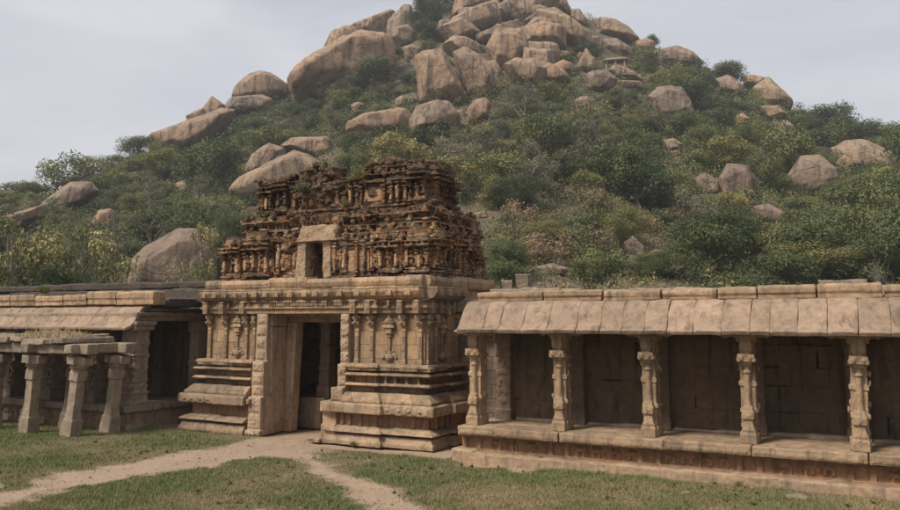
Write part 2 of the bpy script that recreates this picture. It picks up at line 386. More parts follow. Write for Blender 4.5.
def build_ground():
    azc = -YAW
    A = np.concatenate([np.linspace(-180, -50, 40, endpoint=False), np.linspace(-50, 46, 460), np.linspace(46, 180, 40)[1:]])
    A = np.radians(A)+azc
    r = np.concatenate([[.5, 3, 6, 8], np.arange(9, 26, .14), np.geomspace(26, 60, 45)[1:], np.linspace(60, 240, 90)[1:], np.geomspace(240, 900, 14)[1:]])
    AA, RR = np.meshgrid(A, r); X = RR*np.sin(AA); Y = RR*np.cos(AA)
    Aw = (AA+math.pi) % (2*math.pi)-math.pi
    Z = terrain_z(Aw, RR)
    dm = dirtmask(X, Y)*(RR < 26)
    Z = Z+np.where(RR < 27, (vnoise(X, Y, 1.2, 3)-.5)*.05+(vnoise(X, Y, 4, 4)-.5)*.018-dm*.035, 0)
    Z = Z+np.where(RR > 34, (vnoise(X, Y, .22, 8)-.5)*1.2, 0)
    nr_, nc = X.shape; idx = np.arange(nr_*nc).reshape(nr_, nc)
    q = np.stack([idx[:-1, :-1], idx[1:, :-1], idx[1:, 1:], idx[:-1, 1:]], -1).reshape(-1, 4)[:, ::-1]
    t = NT('ground_soil_and_turf'); v = t.map((1, 1, 1))
    n1 = t.noise(v, 1.3, 8, .65); n2 = t.noise(v, 22, 6, .7); n3 = t.noise(v, 160, 3, .7)
    soil = t.mix(t.ramp(n1, [(.35, 0.), (.65, 1.)]), (.37, .265, .182), (.30, .222, .155))
    soil = t.mix(t.ramp(n2, [(.35, .5), (.55, 0.)]), soil, (.21, .155, .105))
    soil = t.mix(t.ramp(n3, [(.62, 0.), (.72, .5)]), soil, (.42, .35, .28))
    turf = t.mix(t.ramp(n2, [(.35, 0.), (.65, 1.)]), (.10, .085, .045), (.17, .14, .075))
    at = t.n('ShaderNodeAttribute'); at.attribute_name = 'dirt'
    fac = t.ramp(t.math('ADD', at.outputs['Fac'], t.math('MULTIPLY', t.math('SUBTRACT', n2, .5), .9)), [(.3, 0.), (.7, 1.)])
    col = t.mix(fac, turf, soil)
    ao_ = None
    hs = t.mix(t.ramp(t.noise(v, .25, 6, .7), [(.4, 0.), (.6, 1.)]), (.13, .10, .065), (.065, .062, .036))
    ah = t.n('ShaderNodeAttribute'); ah.attribute_name = 'hill'
    col = t.mix(ah.outputs['Fac'], col, hs)
    m = t.done(col, t.bump(t.math('ADD', n2, t.math('MULTIPLY', n3, .4)), .7, .03))
    me = mesh_np('ground', np.stack([X, Y, Z], -1).reshape(-1, 3), q, m, True)
    for nm, d in (('dirt', dm), ('hill', np.clip((RR-27)/4, 0, 1))):
        a = me.attributes.new(nm, 'FLOAT', 'POINT'); a.data.foreach_set('value', d.ravel().astype(np.float32))
    tag(link('ground', me), 'worn dirt path through dry green turf, rising behind into the hill', None, None, 'structure')
build_ground()
# ------------------------------------------------------------------ gateway (stone storey)
def animal(m, x, z, y, s, kind, flip=1):
    """a low relief of an elephant or a horse on a plinth face looking -Y"""
    k = flip*s
    if kind == 0:
        m.ball((x, y, z+.12*s), (.085*s, .07, .055*s), 2); m.ball((x+.09*k, y, z+.135*s), (.04*s, .05, .045*s), 1)
        m.ball((x+.13*k, y, z+.08*s), (.016*s, .035, .055*s), 1)
    else:
        m.ball((x, y, z+.11*s), (.08*s, .065, .038*s), 2); m.ball((x+.085*k, y, z+.16*s), (.024*s, .04, .05*s), 1); m.ball((x+.115*k, y, z+.19*s), (.035*s, .035, .018*s), 1)
        m.ball((x-.01*k, y, z+.18*s), (.024*s, .035, .045*s), 1)
    for q in (-.075, -.04, .05, .08): m.cbox((x+q*s, y-.01, z+.05*s), (.017, .05, .1*s), 0, 0, .006)

gate = empty('temple_gateway', (-12.7, 18, 0))
tag(gate, 'tan granite temple gateway with tall doorway under a ruined brick tower', 'gateway')
GI = Matrix.Translation((12.7, -18, 0))
def gp(name, me, parent=gate):
    """a part of the gateway: mesh given in world coordinates, origin moved to the gateway's base"""
    o = link(name, me, parent); o.matrix_parent_inverse = GI if parent is gate else Matrix.Identity(4)
    return o

low = [(-.5, 0), (.46, 0), (.46, .10), (.42, .13), (.38, .235), (.2, .25), (.2, .285), (.47, .29), (.44, .34), (.25, .42), (.19, .425), (.19, .72), (.44, .725), (.47, .74), (.47, .93), (.44, .965), (-.5, .965)]
up = [(-.5, .9), (.37, .94), (.37, 1.03), (.20, 1.19), (-.04, 1.20), (-.04, 1.33), (.19, 1.335), (.24, 1.37), (.19, 1.415), (-.04, 1.425), (-.04, 1.57), (.19, 1.575), (.24, 1.61), (.19, 1.655), (-.04, 1.665), (-.04, 1.765), (.18, 1.77), (.19, 1.80), (.16, 1.86), (.0, 1.87), (-.5, 1.87)]
def strips(m, u0, u1, y0, axis='x', z0=.42, z1=.73, step=.27, d=.035, w=.035):
    u = u0
    while u < u1:
        if axis == 'x': m.box(u-w, u+w, y0-d, y0+.05, z0, z1)
        else: m.box(y0-.05, y0+d, u-w, u+w, z0, z1)
        u += step*rnd.uniform(.85, 1.2)
pR = [(-11.45, 16.52), (-10.72, 16.52), (-10.72, 16.62), (-9.40, 16.62), (-9.40, 17.55), (-9.30, 17.55), (-9.30, 18.3)]
pRl = [(-12.0, 16.66), (-11.45, 16.66), (-11.45, 16.54)]+pR[1:]
pL = [(-16.28, 18.6), (-16.28, 16.62), (-15.0, 16.62), (-15.0, 16.55), (-14.42, 16.55)]
m = MB(); m.sweep(pRl, low); 
m.box(-12.02, -11.62, 16.16, 16.9, 0, .42); m.box(-12.02, -11.62, 16.22, 16.9, .40, .74); m.box(-12.03, -11.55, 16.13, 16.9, .72, .97)
m.box(-12.3, -11.95, 16.0, 16.5, 0, .1, .02)
# small carved flowers and lions along the plinth slab
x = -11.9
while x < -9.1:
    m.ball((x, 16.15, .84), (.06, .035, .05), 1); m.box(x+.1, x+.2, 16.13, 16.3, .77, .9); x += rnd.uniform(.24, .34)
y = 16.3
while y < 18.2: m.ball((-8.94, y, .84), (.04, .06, .05), 1); y += .22
gp('plinth', wear(m.mesh('plinth', M_red), .015, .014, 3, .005, 17))
m = MB(); m.sweep(pR, up); strips(m, -11.35, -9.5, 16.6, 'x', 1.34, 1.66, .3, .12, .03)
x = -11.4
while x < -9.2: m.box(x, x+.025, 16.36 if x < -10.6 else 16.44, 16.7, 1.70, 1.80); x += .055
y = 16.5
while y < 18.2: m.box(-9.4, -9.215, y, y+.025, 1.70, 1.80); y += .055
gp('wall_base_moulding', wear(m.mesh('wall_base_moulding', M_gopd), .014, .012, 3, .005, 17))
m = MB(); m.sweep(pL, low)
x = -16.5
while x < -14.4: m.ball((x, 16.14, .84), (.06, .03, .05), 1); m.box(x+.1, x+.2, 16.12, 16.3, .77, .9); x += rnd.uniform(.24, .34)
gp('plinth', wear(m.mesh('plinth', M_red), .02, .014, 3, .005, 17))
m = MB(); m.sweep(pL, up)
x = -16.4
while x < -14.45: m.box(x, x+.025, 16.44, 16.7, 1.70, 1.80); x += .055
for x in np.arange(-15.2, -14.5, .09): m.ball((x, 16.23, 1.09), (.03, .03, .03), 1)
gp('wall_base_moulding', wear(m.mesh('wall_base_moulding', M_gopd), .014, .012, 3, .005, 17))
# reddish recessed panels of the plinths, with upright bands
pan = [(-.3, .43), (.205, .43), (.205, .715), (-.3, .715)]
for pp, xs_ in ((pRl, (-11.75, -9.2)), (pL, (-16.3, -14.6))):
    m = MB(); m.sweep(pp, pan); x = xs_[0]
    while x < xs_[1]:
        yf = 16.3 if (-11.5 < x < -10.7) else 16.41
        m.box(x-.035, x+.035, yf-.03, yf+.1, .43, .72); m.box(x+.04, x+.05, yf-.02, yf+.1, .45, .7); x += rnd.uniform(.2, .34)
    if pp is pRl:
        for y in np.arange(16.6, 18.2, .27): m.box(-9.2, -9.06, y-.035, y+.035, .43, .72)
    gp('plinth_panel', wear(m.mesh('plinth_panel', M_rpan), .015, .008, 3, .005, 17))
# walls of the two wings
m = MB()
m.box(-11.60, -9.42, 16.64, 20.4, 0, 3.95)
m.box(-9.6, -9.32, 17.6, 18.6, 0, 3.2)
gp('wall', m.mesh('wall', M_gop))
m = MB(); m.box(-16.25, -14.3, 16.64, 17.9, 0, 3.95); m.box(-16.25, -15.6, 17.9, 20.4, 0, 3.95); m.box(-16.25, -9.5, 20.4, 20.9, 0, 3.9)
gp('wall', m.mesh('wall', M_gop))
# door jambs: stacked carved blocks, stepping out towards the bottom
def jamb(x0, x1, steps, inner):
    m = MB()
    for z0, z1, yf, ex in steps:
        n = max(1, round((z1-z0)/.33)); hh = (z1-z0)/n
        for i in range(n):
            a = z0+i*hh; jx = rnd.uniform(-.006, .006); jy = rnd.uniform(-.012, .012)
            m.box(x0-(ex if inner < 0 else 0)+jx, x1+(ex if inner > 0 else 0), yf+jy, 16.75, a+.006, a+hh-.006)
            cx_ = (x0+x1)/2+(ex*.5 if inner > 0 else -ex*.5)
            m.box(x0+.05-(ex if inner < 0 else 0), x1-.05+(ex if inner > 0 else 0), yf+jy-.02, yf+.1, a+.05, a+hh-.05)
            for q in range(7): m.ball((cx_+rnd.uniform(-.09, .09), yf+jy-.022, a+hh*rnd.uniform(.25, .75)), (rnd.uniform(.015, .04), .02, rnd.uniform(.02, .06)), 1)
    return wear(m.mesh('door_jamb', M_blk), .016, .01, 4, .004, 20)
gp('door_jamb', jamb(-14.38, -14.02, [(0, .14, 16.16, .1), (.14, .96, 16.24, .06), (.96, 1.85, 16.34, .03), (1.85, 3.08, 16.46, 0)], 1))
gp('door_jamb', jamb(-11.70, -11.46, [(.96, 1.3, 16.24, .1), (1.3, 1.85, 16.36, .0), (1.85, 3.08, 16.46, 0)], -1))
# left door reveal, courses of plain blocks
m = MB()
z = 0
for i, hh in enumerate([.34, .33, .36, .3, .38, .34, .32, .36, .35]):
    y = 16.6; k = 0
    while y < 17.15:
        l_ = [.42, .62][(i+k) % 2]*rnd.uniform(.85, 1.15); y1 = min(y+l_, 17.22)
        m.box(-14.5, -13.98+rnd.uniform(-.02, .02), y+.009, y1-.009, z+.009, z+hh-.009, .006); y = y1; k += 1
    z += hh
m.box(-14.6, -14.1, 16.6, 17.6, 0, 3.08)
gp('door_reveal', wear(m.mesh('door_reveal', M_blk), .013, .01, 4, .004, 20))
# inner door frame
m = MB()
V = m.box(-14.12, -13.80, 17.22, 17.52, 0, 2.84, 0); 
for v in V:
    if v.co.z > 1: v.co.x += .14


for q in range(10): m.ball((-13.93+rnd.uniform(-.08, .08), 17.16, .2+rnd.uniform(-.12, .14)), (.03, .02, .04), 1)
gp('door_frame', wear(m.mesh('door_frame', M_blk), .018, .008, 3, .004, 16))
m = MB(); m.box(-14.0, -11.5, 17.25, 17.7, 2.84, 3.12, .005); m.box(-14.0, -11.5, 17.15, 17.3, 2.98, 3.14)
gp('inner_lintel', wear(m.mesh('inner_lintel', M_gopd), .02, .008, 3, .004, 16))
m = MB(); m.box(-14.4, -11.4, 16.72, 20.6, 3.13, 3.9); m.box(-15.8, -11.4, 17.8, 20.6, 3.13, 3.9); gp('ceiling', m.mesh('ceiling', M_gop))
m = MB()
y = 17.9
while y < 20.2: 
    m.box(-15.7, -13.32+rnd.uniform(-.015, .015), y+.006, y+.42, 0, .66, .006); m.box(-15.7, -13.22, y+.006, y+.44, .66, .82, .006); y += .45
gp('guard_bench', wear(m.mesh('guard_bench', M_shade), .025, .01, 3, .004, 16))

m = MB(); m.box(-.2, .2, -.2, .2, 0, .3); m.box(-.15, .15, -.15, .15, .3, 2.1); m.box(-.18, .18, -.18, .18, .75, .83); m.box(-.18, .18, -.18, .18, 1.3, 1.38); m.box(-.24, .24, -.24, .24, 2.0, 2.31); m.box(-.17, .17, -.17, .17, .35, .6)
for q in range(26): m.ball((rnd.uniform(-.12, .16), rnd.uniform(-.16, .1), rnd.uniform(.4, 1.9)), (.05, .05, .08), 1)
gp('inner_pillar', wear(m.mesh('inner_pillar', M_shade), .018, .01, 4, .004, 18)).location = (-13.46, 18.35, .82)
# pilasters
def pilaster_mesh(h=1.19, wd=.105, d=.085):
    m = MB(); w2 = wd/2
    m.box(-w2*1.25, w2*1.25, -d, .05, 0, .10); m.box(-w2, w2, -d*.8, .05, .09, h-.30)
    m.box(-w2*1.2, w2*1.2, -d*.95, .05, h-.42, h-.39)
    m.box(-w2*.8, w2*.8, -d*.8, .05, h-.38, h-.26)
    m.box(-w2*1.35, w2*1.35, -d*1.25, .05, h-.30, h-.25); m.box(-w2*1.9, w2*1.9, -d*1.7, .05, h-.245, h-.19); m.box(-w2*1.3, w2*1.3, -d*1.3, .05, h-.19, h-.13)
    m.box(-w2*2.3, w2*2.3, -d*1.5, .05, h-.12, h-.04); m.box(-w2*1.2, w2*1.2, -d*1.6, .05, h-.15, h)
    m.ball((0, -d*1.5, h-.2), (w2*.9, .05, .05), 1)
    return wear(m.mesh('pilaster', M_gopd), .011, .006, 6, .003, 25)
def vase_mesh(h=1.19):
    m = MB()
    prof = [(.02, .05), (.09, .09), (.12, .15), (.105, .21), (.05, .25), (.07, .27), (.04, .30), (.04, .62), (.075, .65), (.045, .68), (.10, .71), (.12, .74), (.05, .77)]
    m.lathe((0, 0, 0), prof, 12, 1, .8)
    m.box(-.08, .08, -.07, .05, .76, .86); m.box(-.17, .17, -.1, .05, .85, .90); m.box(-.13, .13, -.08, .05, .90, .96); m.box(-.16, .16, -.1, .05, .96, 1.0)
    m.ball((0, -.03, 1.02), (.12, .08, .08), 2); m.ball((0, -.03, 1.11), (.05, .05, .05), 1)
    for s in (-1, 1):
        m.ball((s*.13, 0, .22), (.07, .03, .05), 1); m.ball((s*.18, 0, .16), (.05, .025, .06), 1); m.ball((s*.10, 0, .30), (.04, .02, .04), 1)
    return wear(m.mesh('vase_pilaster', M_gopd), .011, .005, 6, .003, 25)
PM = pilaster_mesh(); VM = vase_mesh()
def put(name, me, x, y, rz=0, z=1.86, s=1.):
    o = link(name, me, gate); o.matrix_parent_inverse = GI; o.location = (x, y, z); o.rotation_euler[2] = rz; o.scale = (s, 1, 1)
for x in (-11.30, -10.87, -9.97, -9.52): put('pilaster', PM, x, 16.64)
for x in (-16.12, -15.55, -14.83): put('pilaster', PM, x, 16.64)
for x in (-10.38, -15.15): put('vase_pilaster', VM, x, 16.62)
for y in (16.74, 17.10, 18.02): put('pilaster', PM, -9.42 if y < 17.5 else -9.32, y, R(90))
put('vase_pilaster', VM, -9.40, 17.42, R(90))
for x in (-14.55,): put('pilaster', PM, x, 16.64, 0, 1.86, .7)
# architrave with bracket shelf
arch = [(-.3, 3.06), (.07, 3.06), (.07, 3.16), (.10, 3.165), (.13, 3.20), (.11, 3.24), (.07, 3.245), (.07, 3.36), (.12, 3.365), (.12, 3.40), (-.3, 3.40)]
pf = [(-16.28, 18.4), (-16.28, 16.60), (-15.0, 16.60), (-15.0, 16.52), (-10.72, 16.52), (-10.72, 16.60), (-9.40, 16.60), (-9.40, 18.3)]
m = MB(); m.sweep(pf, arch)
for x in list(np.arange(-16.1, -9.3, .36)): m.box(x, x+.07, 16.4, 16.62, 3.22, 3.37)
for x in (-11.30, -10.87, -9.97, -9.52, -16.12, -15.55, -14.83): m.box(x-.08, x+.08, 16.36, 16.6, 3.05, 3.38); m.ball((x, 16.38, 3.2), (.07, .05, .1), 1)
for x in np.arange(-13.9, -11.6, .075): m.box(x, x+.035, 16.37, 16.6, 3.245, 3.37)
for y in np.arange(16.7, 18.2, .36): m.box(-9.42, -9.23, y, y+.08, 3.05, 3.37)
gp('architrave', wear(m.mesh('architrave', M_gopd), .018, .009, 4, .004, 18))
# heavy cornice blocks and upper course
def course(segs, z0, z1, out_lo, out_hi, ln, name, mat, orn=True, jz=.02, round_=0.):
    m = MB()
    for (ax, ay, bx, by, nx, ny) in segs:
        L = math.hypot(bx-ax, by-ay); dx, dy = (bx-ax)/L, (by-ay)/L; u = 0
        while u < L-.05:
            l_ = min(ln*rnd.uniform(.6, 1.35), L-u)
            if L-u-l_ < .2: l_ = L-u
            c = ((ax+dx*(u+l_/2)), (ay+dy*(u+l_/2))); o = rnd.uniform(-.015, .015); zt = z1+rnd.uniform(-jz, jz); g = .013
            # block with sloping outer face
            P = []
            for du, ou, zz in ((0, -.35, z0), (0, out_lo, z0), (0, out_lo+(out_hi-out_lo)*.6, z0+(zt-z0)*.25), (0, out_hi, z0+(zt-z0)*.6), (0, out_hi-round_*.6, zt), (0, -.35, zt)):
                P.append((ou+o, zz+rnd.uniform(-.004, .004)))
            ra, rb = [], []
            for k, rr in ((u+g, ra), (u+l_-g, rb)):
                for ou, zz in P: rr.append(m.bm.verts.new((ax+dx*k+nx*ou, ay+dy*k+ny*ou, zz)))
            for i in range(6): m.bm.faces.new((ra[i], rb[i], rb[(i+1) % 6], ra[(i+1) % 6]))
            m.bm.faces.new(ra); m.bm.faces.new(rb[::-1])
            if orn:
                for q in range(max(1, int(l_/.33))):
                    k = u+(q+.5)*l_/max(1, int(l_/.33)); cc = (ax+dx*k+nx*out_hi, ay+dy*k+ny*out_hi, (z0+z1)/2)
                    m.cbox(cc, (.16 if dx else .08, .08 if dx else .16, .14)); m.ball((cc[0], cc[1], cc[2]-.02), (.06, .06, .05), 1)
            u += l_
    return wear(m.mesh(name, mat), .015, .014, 3, .006, 14)
SEG = lambda yf, xl, xr, yb: [(xl, yf, xr, yf, 0, -1), (xr, yf, xr, yb, 1, 0), (xl, yb, xl, yf, -1, 0)]
gp('cornice', course(SEG(16.6, -16.3, -9.38, 18.3), 3.40, 3.69, .16, .30, .75, 'cornice', M_gopd))
gp('upper_course', course(SEG(16.62, -16.25, -9.4, 20.3), 3.69, 3.96, .10, .16, 1.25, 'upper_course', M_gopd, False, .03, .08))
m = MB(); m.box(-16.2, -9.5, 16.7, 20.5, 3.86, 3.95); gp('roof_deck', m.mesh('roof_deck', M_roofc))

# ------------------------------------------------------------------ brick tower: front faces -Y, right side faces +X
class Face:
    """places boxes on a facade: u along it, o outwards, z up"""
    def __init__(s, m, kind, plane): s.m, s.k, s.p = m, kind, plane
    def b(s, u0, u1, o0, o1, z0, z1, j=.008):
        if s.k == 'f': s.m.box(u0, u1, s.p-o1, s.p-o0, z0, z1, j)
        elif s.k == 'r': s.m.box(s.p+o0, s.p+o1, u0, u1, z0, z1, j)
        else: s.m.box(s.p-o1, s.p-o0, u0, u1, z0, z1, j)
    def e(s, u, o, z, ru, ro, rz, sub=1):
        c, r = {'f': ((u, s.p-o, z), (ru, ro, rz)), 'r': ((s.p+o, u, z), (ro, ru, rz)), 'l': ((s.p-o, u, z), (ro, ru, rz))}[s.k]
        s.m.ball(c, r, sub)
def figure(f, u, o, z, h):
    f.e(u, o, z+h*.62, h*.15, .07, h*.2); f.e(u+rnd.uniform(-.01, .01), o+.03, z+h*.9, h*.09, .06, h*.1)
    f.e(u-h*.07, o, z+h*.25, h*.07, .05, h*.26); f.e(u+h*.07, o, z+h*.25, h*.07, .05, h*.26)
    f.e(u-h*.2, o, z+h*.6, h*.05, .04, h*.15); f.e(u+h*.2, o, z+h*.55, h*.05, .04, h*.15)
def pil(f, u, w_, o, z0, z1):
    f.b(u-w_, u+w_, -.1, o, z0, z1); f.b(u-w_*1.5, u+w_*1.5, -.1, o+.03, z0, z0+.06); f.b(u-w_*1.7, u+w_*1.7, -.1, o+.05, z1-.10, z1-.04); f.b(u-w_*1.4, u+w_*1.4, -.1, o+.03, z1-.19, z1-.15)
def shrine(f, u0, u1, z0, z1, o, roof=.3, barrel=True):
    """small pilastered shrine with stacked eaves and a rounded roof"""
    b0 = z0+.17; t0 = z1-.0; f.b(u0+.03, u1-.03, -.1, o-.02, z0, t0)
    o += .04
    f.b(u0-.04, u1+.04, -.1, o+.08, z0, z0+.06); f.b(u0-.02, u1+.02, -.1, o+.04, z0+.09, z0+.14)
    n = max(2, round((u1-u0)/.24))
    for i in range(n):
        u = u0+.05+(u1-u0-.1)*i/(n-1); pil(f, u, .035, o+.06, b0, t0)
    for i in range(n-1):
        u = u0+.05+(u1-u0-.1)*(i+.5)/(n-1)
        if rnd.random() < .55: figure(f, u, o+.04, b0, (t0-b0)*.8)
    f.b(u0-.07, u1+.07, -.1, o+.19, t0, t0+.05); f.b(u0-.02, u1+.02, -.1, o+.06, t0+.04, t0+.12); f.b(u0-.08, u1+.08, -.1, o+.22, t0+.12, t0+.165); f.b(u0+.02, u1-.02, -.1, o+.06, t0+.16, t0+.25)
    for q in range(int((u1-u0)/.16)): f.e(u0+.08+q*.16, o+.15, t0+.1, .045, .05, .05)
    zc = t0+.25
    if barrel:
        f.b(u0, u1, -.2, o+.10, zc, zc+.04); f.e((u0+u1)/2, o-.05, zc+.05, (u1-u0)/2, .2, roof, 2)
        for q in range(max(1, int((u1-u0)/.22))): f.e(u0+.11+q*.22, o+.0, zc+roof, .035, .035, .09)
        f.e((u0+u1)/2, o+.1, zc+roof*.45, roof*.5, .06, roof*.45)
def bands(f, u0, u1, spec):
    for z0, z1, o in spec: f.b(u0, u1, -.3, o, z0, z1, .012)
def dent(f, u0, u1, z0, z1, o, st=.13, w_=.06):
    u = u0
    while u < u1:
        if rnd.random() > .08: f.b(u, u+w_, -.1, o, z0, z1, .01)
        u += st
def rubble(m, x0, x1, y0, y1, z, n, s=.12, hz=.1):
    for _ in range(n):
        r = rnd.uniform(.4, 1.2)*s; m.ball((rnd.uniform(x0, x1), rnd.uniform(y0, y1), z+rnd.uniform(-hz, hz)), (r*rnd.uniform(.8, 1.5), r*rnd.uniform(.8, 1.3), r*rnd.uniform(.5, 1.)), 1, rnd.uniform(0, 3))

tower = empty('brick_tower', (0, 0, 0)); tower.parent = gate; tower.matrix_parent_inverse = GI
tower.location = (-12.7, 18.4, 3.95)
TI = Matrix.Translation((12.7, -18.4, -3.95))
def tp(name, me):
    o = link(name, me, tower); o.matrix_parent_inverse = TI; return o
# --- lower storey
m = MB(); f = Face(m, 'f', 17.15); r_ = Face(m, 'r', -9.55); l_ = Face(m, 'l', -15.9)
m.box(-15.35, -13.2, 17.15, 20.0, 3.94, 5.1); m.box(-12.6, -9.55, 17.15, 20.0, 3.94, 5.1); m.box(-13.3, -12.5, 18.4, 20.0, 3.94, 5.1); m.box(-15.35, -9.55, 17.15, 20.0, 4.93, 5.62)   # core round the open niche
bands(f, -16.15, -13.55, [(3.94, 4.02, .2), (4.02, 4.08, .1)]); bands(f, -12.45, -9.4, [(3.94, 4.02, .2), (4.02, 4.08, .1)])
bands(r_, 17.0, 20.1, [(3.94, 4.02, .2), (4.02, 4.08, .1)])
shrine(f, -16.15, -15.52, 4.05, 4.72, .05, .2); m.box(-16.1, -15.4, 17.2, 18.6, 3.94, 4.98)
m.ball((-15.85, 17.6, 5.02), (.33, .4, .2)); m.box(-16.0, -15.7, 17.3, 17.7, 5.1, 5.2, .02); rubble(m, -16.1, -15.5, 17.1, 18, 5.1, 16, .09)
shrine(f, -15.3, -14.42, 4.05, 4.78, .16, .24)
f.b(-14.4, -14.2, -.1, .02, 4.0, 5.0); figure(f, -14.3, .06, 4.15, .55)
f.b(-14.2, -13.55, -.1, .06, 4.0, 5.0); pil(f, -14.15, .055, .2, 4.1, 5.05); pil(f, -13.62, .07, .12, 4.0, 4.95)
for u in (-14.0, -13.85): figure(f, u, .08, 4.2, .62)
f.b(-14.25, -13.55, -.1, .18, 4.92, 5.0); rubble(m, -14.3, -13.6, 16.95, 17.1, 5.05, 14, .08, .1); f.e(-13.9, .15, 4.85, .2, .12, .14)
# right of the niche: guardian figures, panel, shrines
for u in (-12.42, -12.2): figure(f, u, .1, 4.12, .85)
pil(f, -12.02, .06, .16, 4.1, 5.05); 
f.b(-11.95, -11.2, -.1, .07, 4.05, 4.95); pil(f, -11.18, .055, .14, 4.1, 4.9)
f.b(-12.1, -11.1, -.1, .14, 4.7, 4.76); f.b(-12.1, -11.1, -.1, .20, 4.80, 4.86); f.b(-12.1, -11.1, -.1, .16, 4.92, 4.98)
shrine(f, -10.95, -10.35, 4.05, 4.68, .12, .22); shrine(f, -10.15, -9.5, 4.05, 4.68, .14, .24)
f.b(-11.1, -9.5, -.1, .1, 4.93, 5.0)
shrine(r_, 17.05, 17.6, 4.05, 4.7, .1, .24); shrine(r_, 17.85, 18.5, 4.05, 4.78, .05, .24); shrine(r_, 18.75, 19.25, 4.05, 4.7, .02, .2); shrine(r_, 19.4, 20.0, 4.05, 4.4, .0, .15)
m.box(-10, -9.45, 19.3, 20.1, 3.95, 4.55, .03)
# stacked eaves between storeys
for ff, a, b_ in ((f, -15.45, -9.5), (r_, 17.1, 19.2), (l_, 17.2, 19)):
    if ff is l_: ff = Face(m, 'l', -15.35)
    for a, b_ in (((a, -13.62), (-12.1, b_)) if ff is f else ((a, b_),)):
      bands(ff, a, b_, [(4.98, 5.06, .04), (5.06, 5.12, .18), (5.12, 5.26, -.02), (5.26, 5.31, .20), (5.31, 5.36, .08), (5.36, 5.46, -.03), (5.46, 5.50, .14), (5.50, 5.57, .24), (5.57, 5.66, .05)])
    a, b_ = (-15.45, -9.5) if ff is f else (a, b_)
    dent(ff, a+.05, b_, 5.37, 5.46, .10)
    u = a
    while u < b_:
        ff.e(u, .2, 5.58, .07, .06, .08); u += rnd.uniform(.2, .5)
m.box(-15.35, -9.62, 17.2, 19.2, 5.0, 5.66)
# small stucco bits crowding the eaves
for q in range(150):
    u = rnd.uniform(-15.4, -9.5)
    if -13.7 < u < -12.0: continue
    f.e(u, rnd.uniform(.02, .2), rnd.choice((5.02, 5.2, 5.42, 5.64))+rnd.uniform(-.04, .05), rnd.uniform(.03, .08), .07, rnd.uniform(.03, .1))
for q in range(60):
    u = rnd.uniform(17.2, 19.2); r_.e(u, rnd.uniform(.02, .2), rnd.choice((5.02, 5.2, 5.42, 5.64))+rnd.uniform(-.04, .05), rnd.uniform(.03, .08), .07, rnd.uniform(.03, .1))
for u in np.arange(-15.3, -9.6, .33):
    if not -13.6 < u < -12.3 and rnd.random() < .8: f.b(u, u+.12, -.1, .17, 5.12, 5.27, .015); f.e(u+.06, .17, 5.2, .06, .05, .07)
rubble(m, -15.5, -9.4, 16.85, 17.1, 5.68, 60, .07, .06)
# rubble and breaks
rubble(m, -15.4, -13.4, 16.95, 17.15, 5.1, 26, .08); rubble(m, -12.4, -9.5, 16.95, 17.1, 5.15, 26, .08); rubble(m, -9.6, -9.3, 17.2, 20, 5.0, 30, .1, .3)
rubble(m, -16, -9.4, 16.9, 17.1, 3.98, 30, .06, .04)
for u in (-13.42, -12.3, -11.62, -11.4, -10.3): pil(f, u, .045, .2, 4.08, 4.95)
for u in (-14.35, -12.1, -11.05, -10.25): figure(f, u, .14, 4.12, .6)
for u in np.arange(-15.3, -9.6, .42):
    if not -13.6 < u < -12.2: f.e(u, .14, 4.98, .11, .1, .1, 2)
lt = wear(m.mesh('lower_storey', M_brick), .0145, .035, 3.2, .02, 12, .007, .068)
tp('lower_storey', lt)
# surviving stucco: plain bands, a panel and skins on the pilasters
m = MB(); f = Face(m, 'f', 17.15)
f.b(-11.1, -9.42, -.1, .09, 5.13, 5.27, .012); f.b(-15.4, -14.5, -.1, .09, 5.13, 5.26, .012); f.b(-11.9, -11.27, -.1, .105, 4.13, 4.66, .012)
f.b(-10.8, -9.4, -.1, .12, 5.37, 5.40, .008); f.b(-11.0, -10.2, -.1, .17, 5.46, 5.50, .01)
for u, o in ((-16.08, .17), (-15.62, .17), (-15.22, .27), (-14.95, .27), (-14.5, .27), (-14.15, .21), (-13.64, .13), (-12.02, .17), (-11.18, .15), (-10.88, .24), (-10.42, .24), (-10.1, .26), (-9.75, .26)):
    z_ = rnd.uniform(4.18, 4.3); f.b(u-.04, u+.035, -.05, o+.012, z_, z_+rnd.uniform(.25, .42), .012)
for u in (-14.4, -14.0, -12.3, -10.65, -9.95): f.b(u-.07, u+.07, -.05, .13, 4.2, 4.6, .02); f.e(u, .16, 4.42, .06, .06, .13)
for k in range(26):
    u = rnd.uniform(-15.3, -9.5); z_ = rnd.uniform(4.7, 5.4)
    if not -13.6 < u < -12.1: f.b(u, u+rnd.uniform(.08, .3), -.05, rnd.uniform(.12, .2), z_, z_+rnd.uniform(.03, .08), .012)
f2 = Face(m, 'f', 17.5)
for u in (-14.95, -13.95, -13.4, -12.1, -10.85, -10.65, -10.42, -10.05): f2.b(u-.04, u+.04, -.05, .175, 5.95, 6.3, .012)
f2.b(-11.68, -11.12, -.05, .125, 5.95, 6.32, .015)
st = wear(m.mesh('stucco', M_stuc), .014, .02, 6, .012, 20)
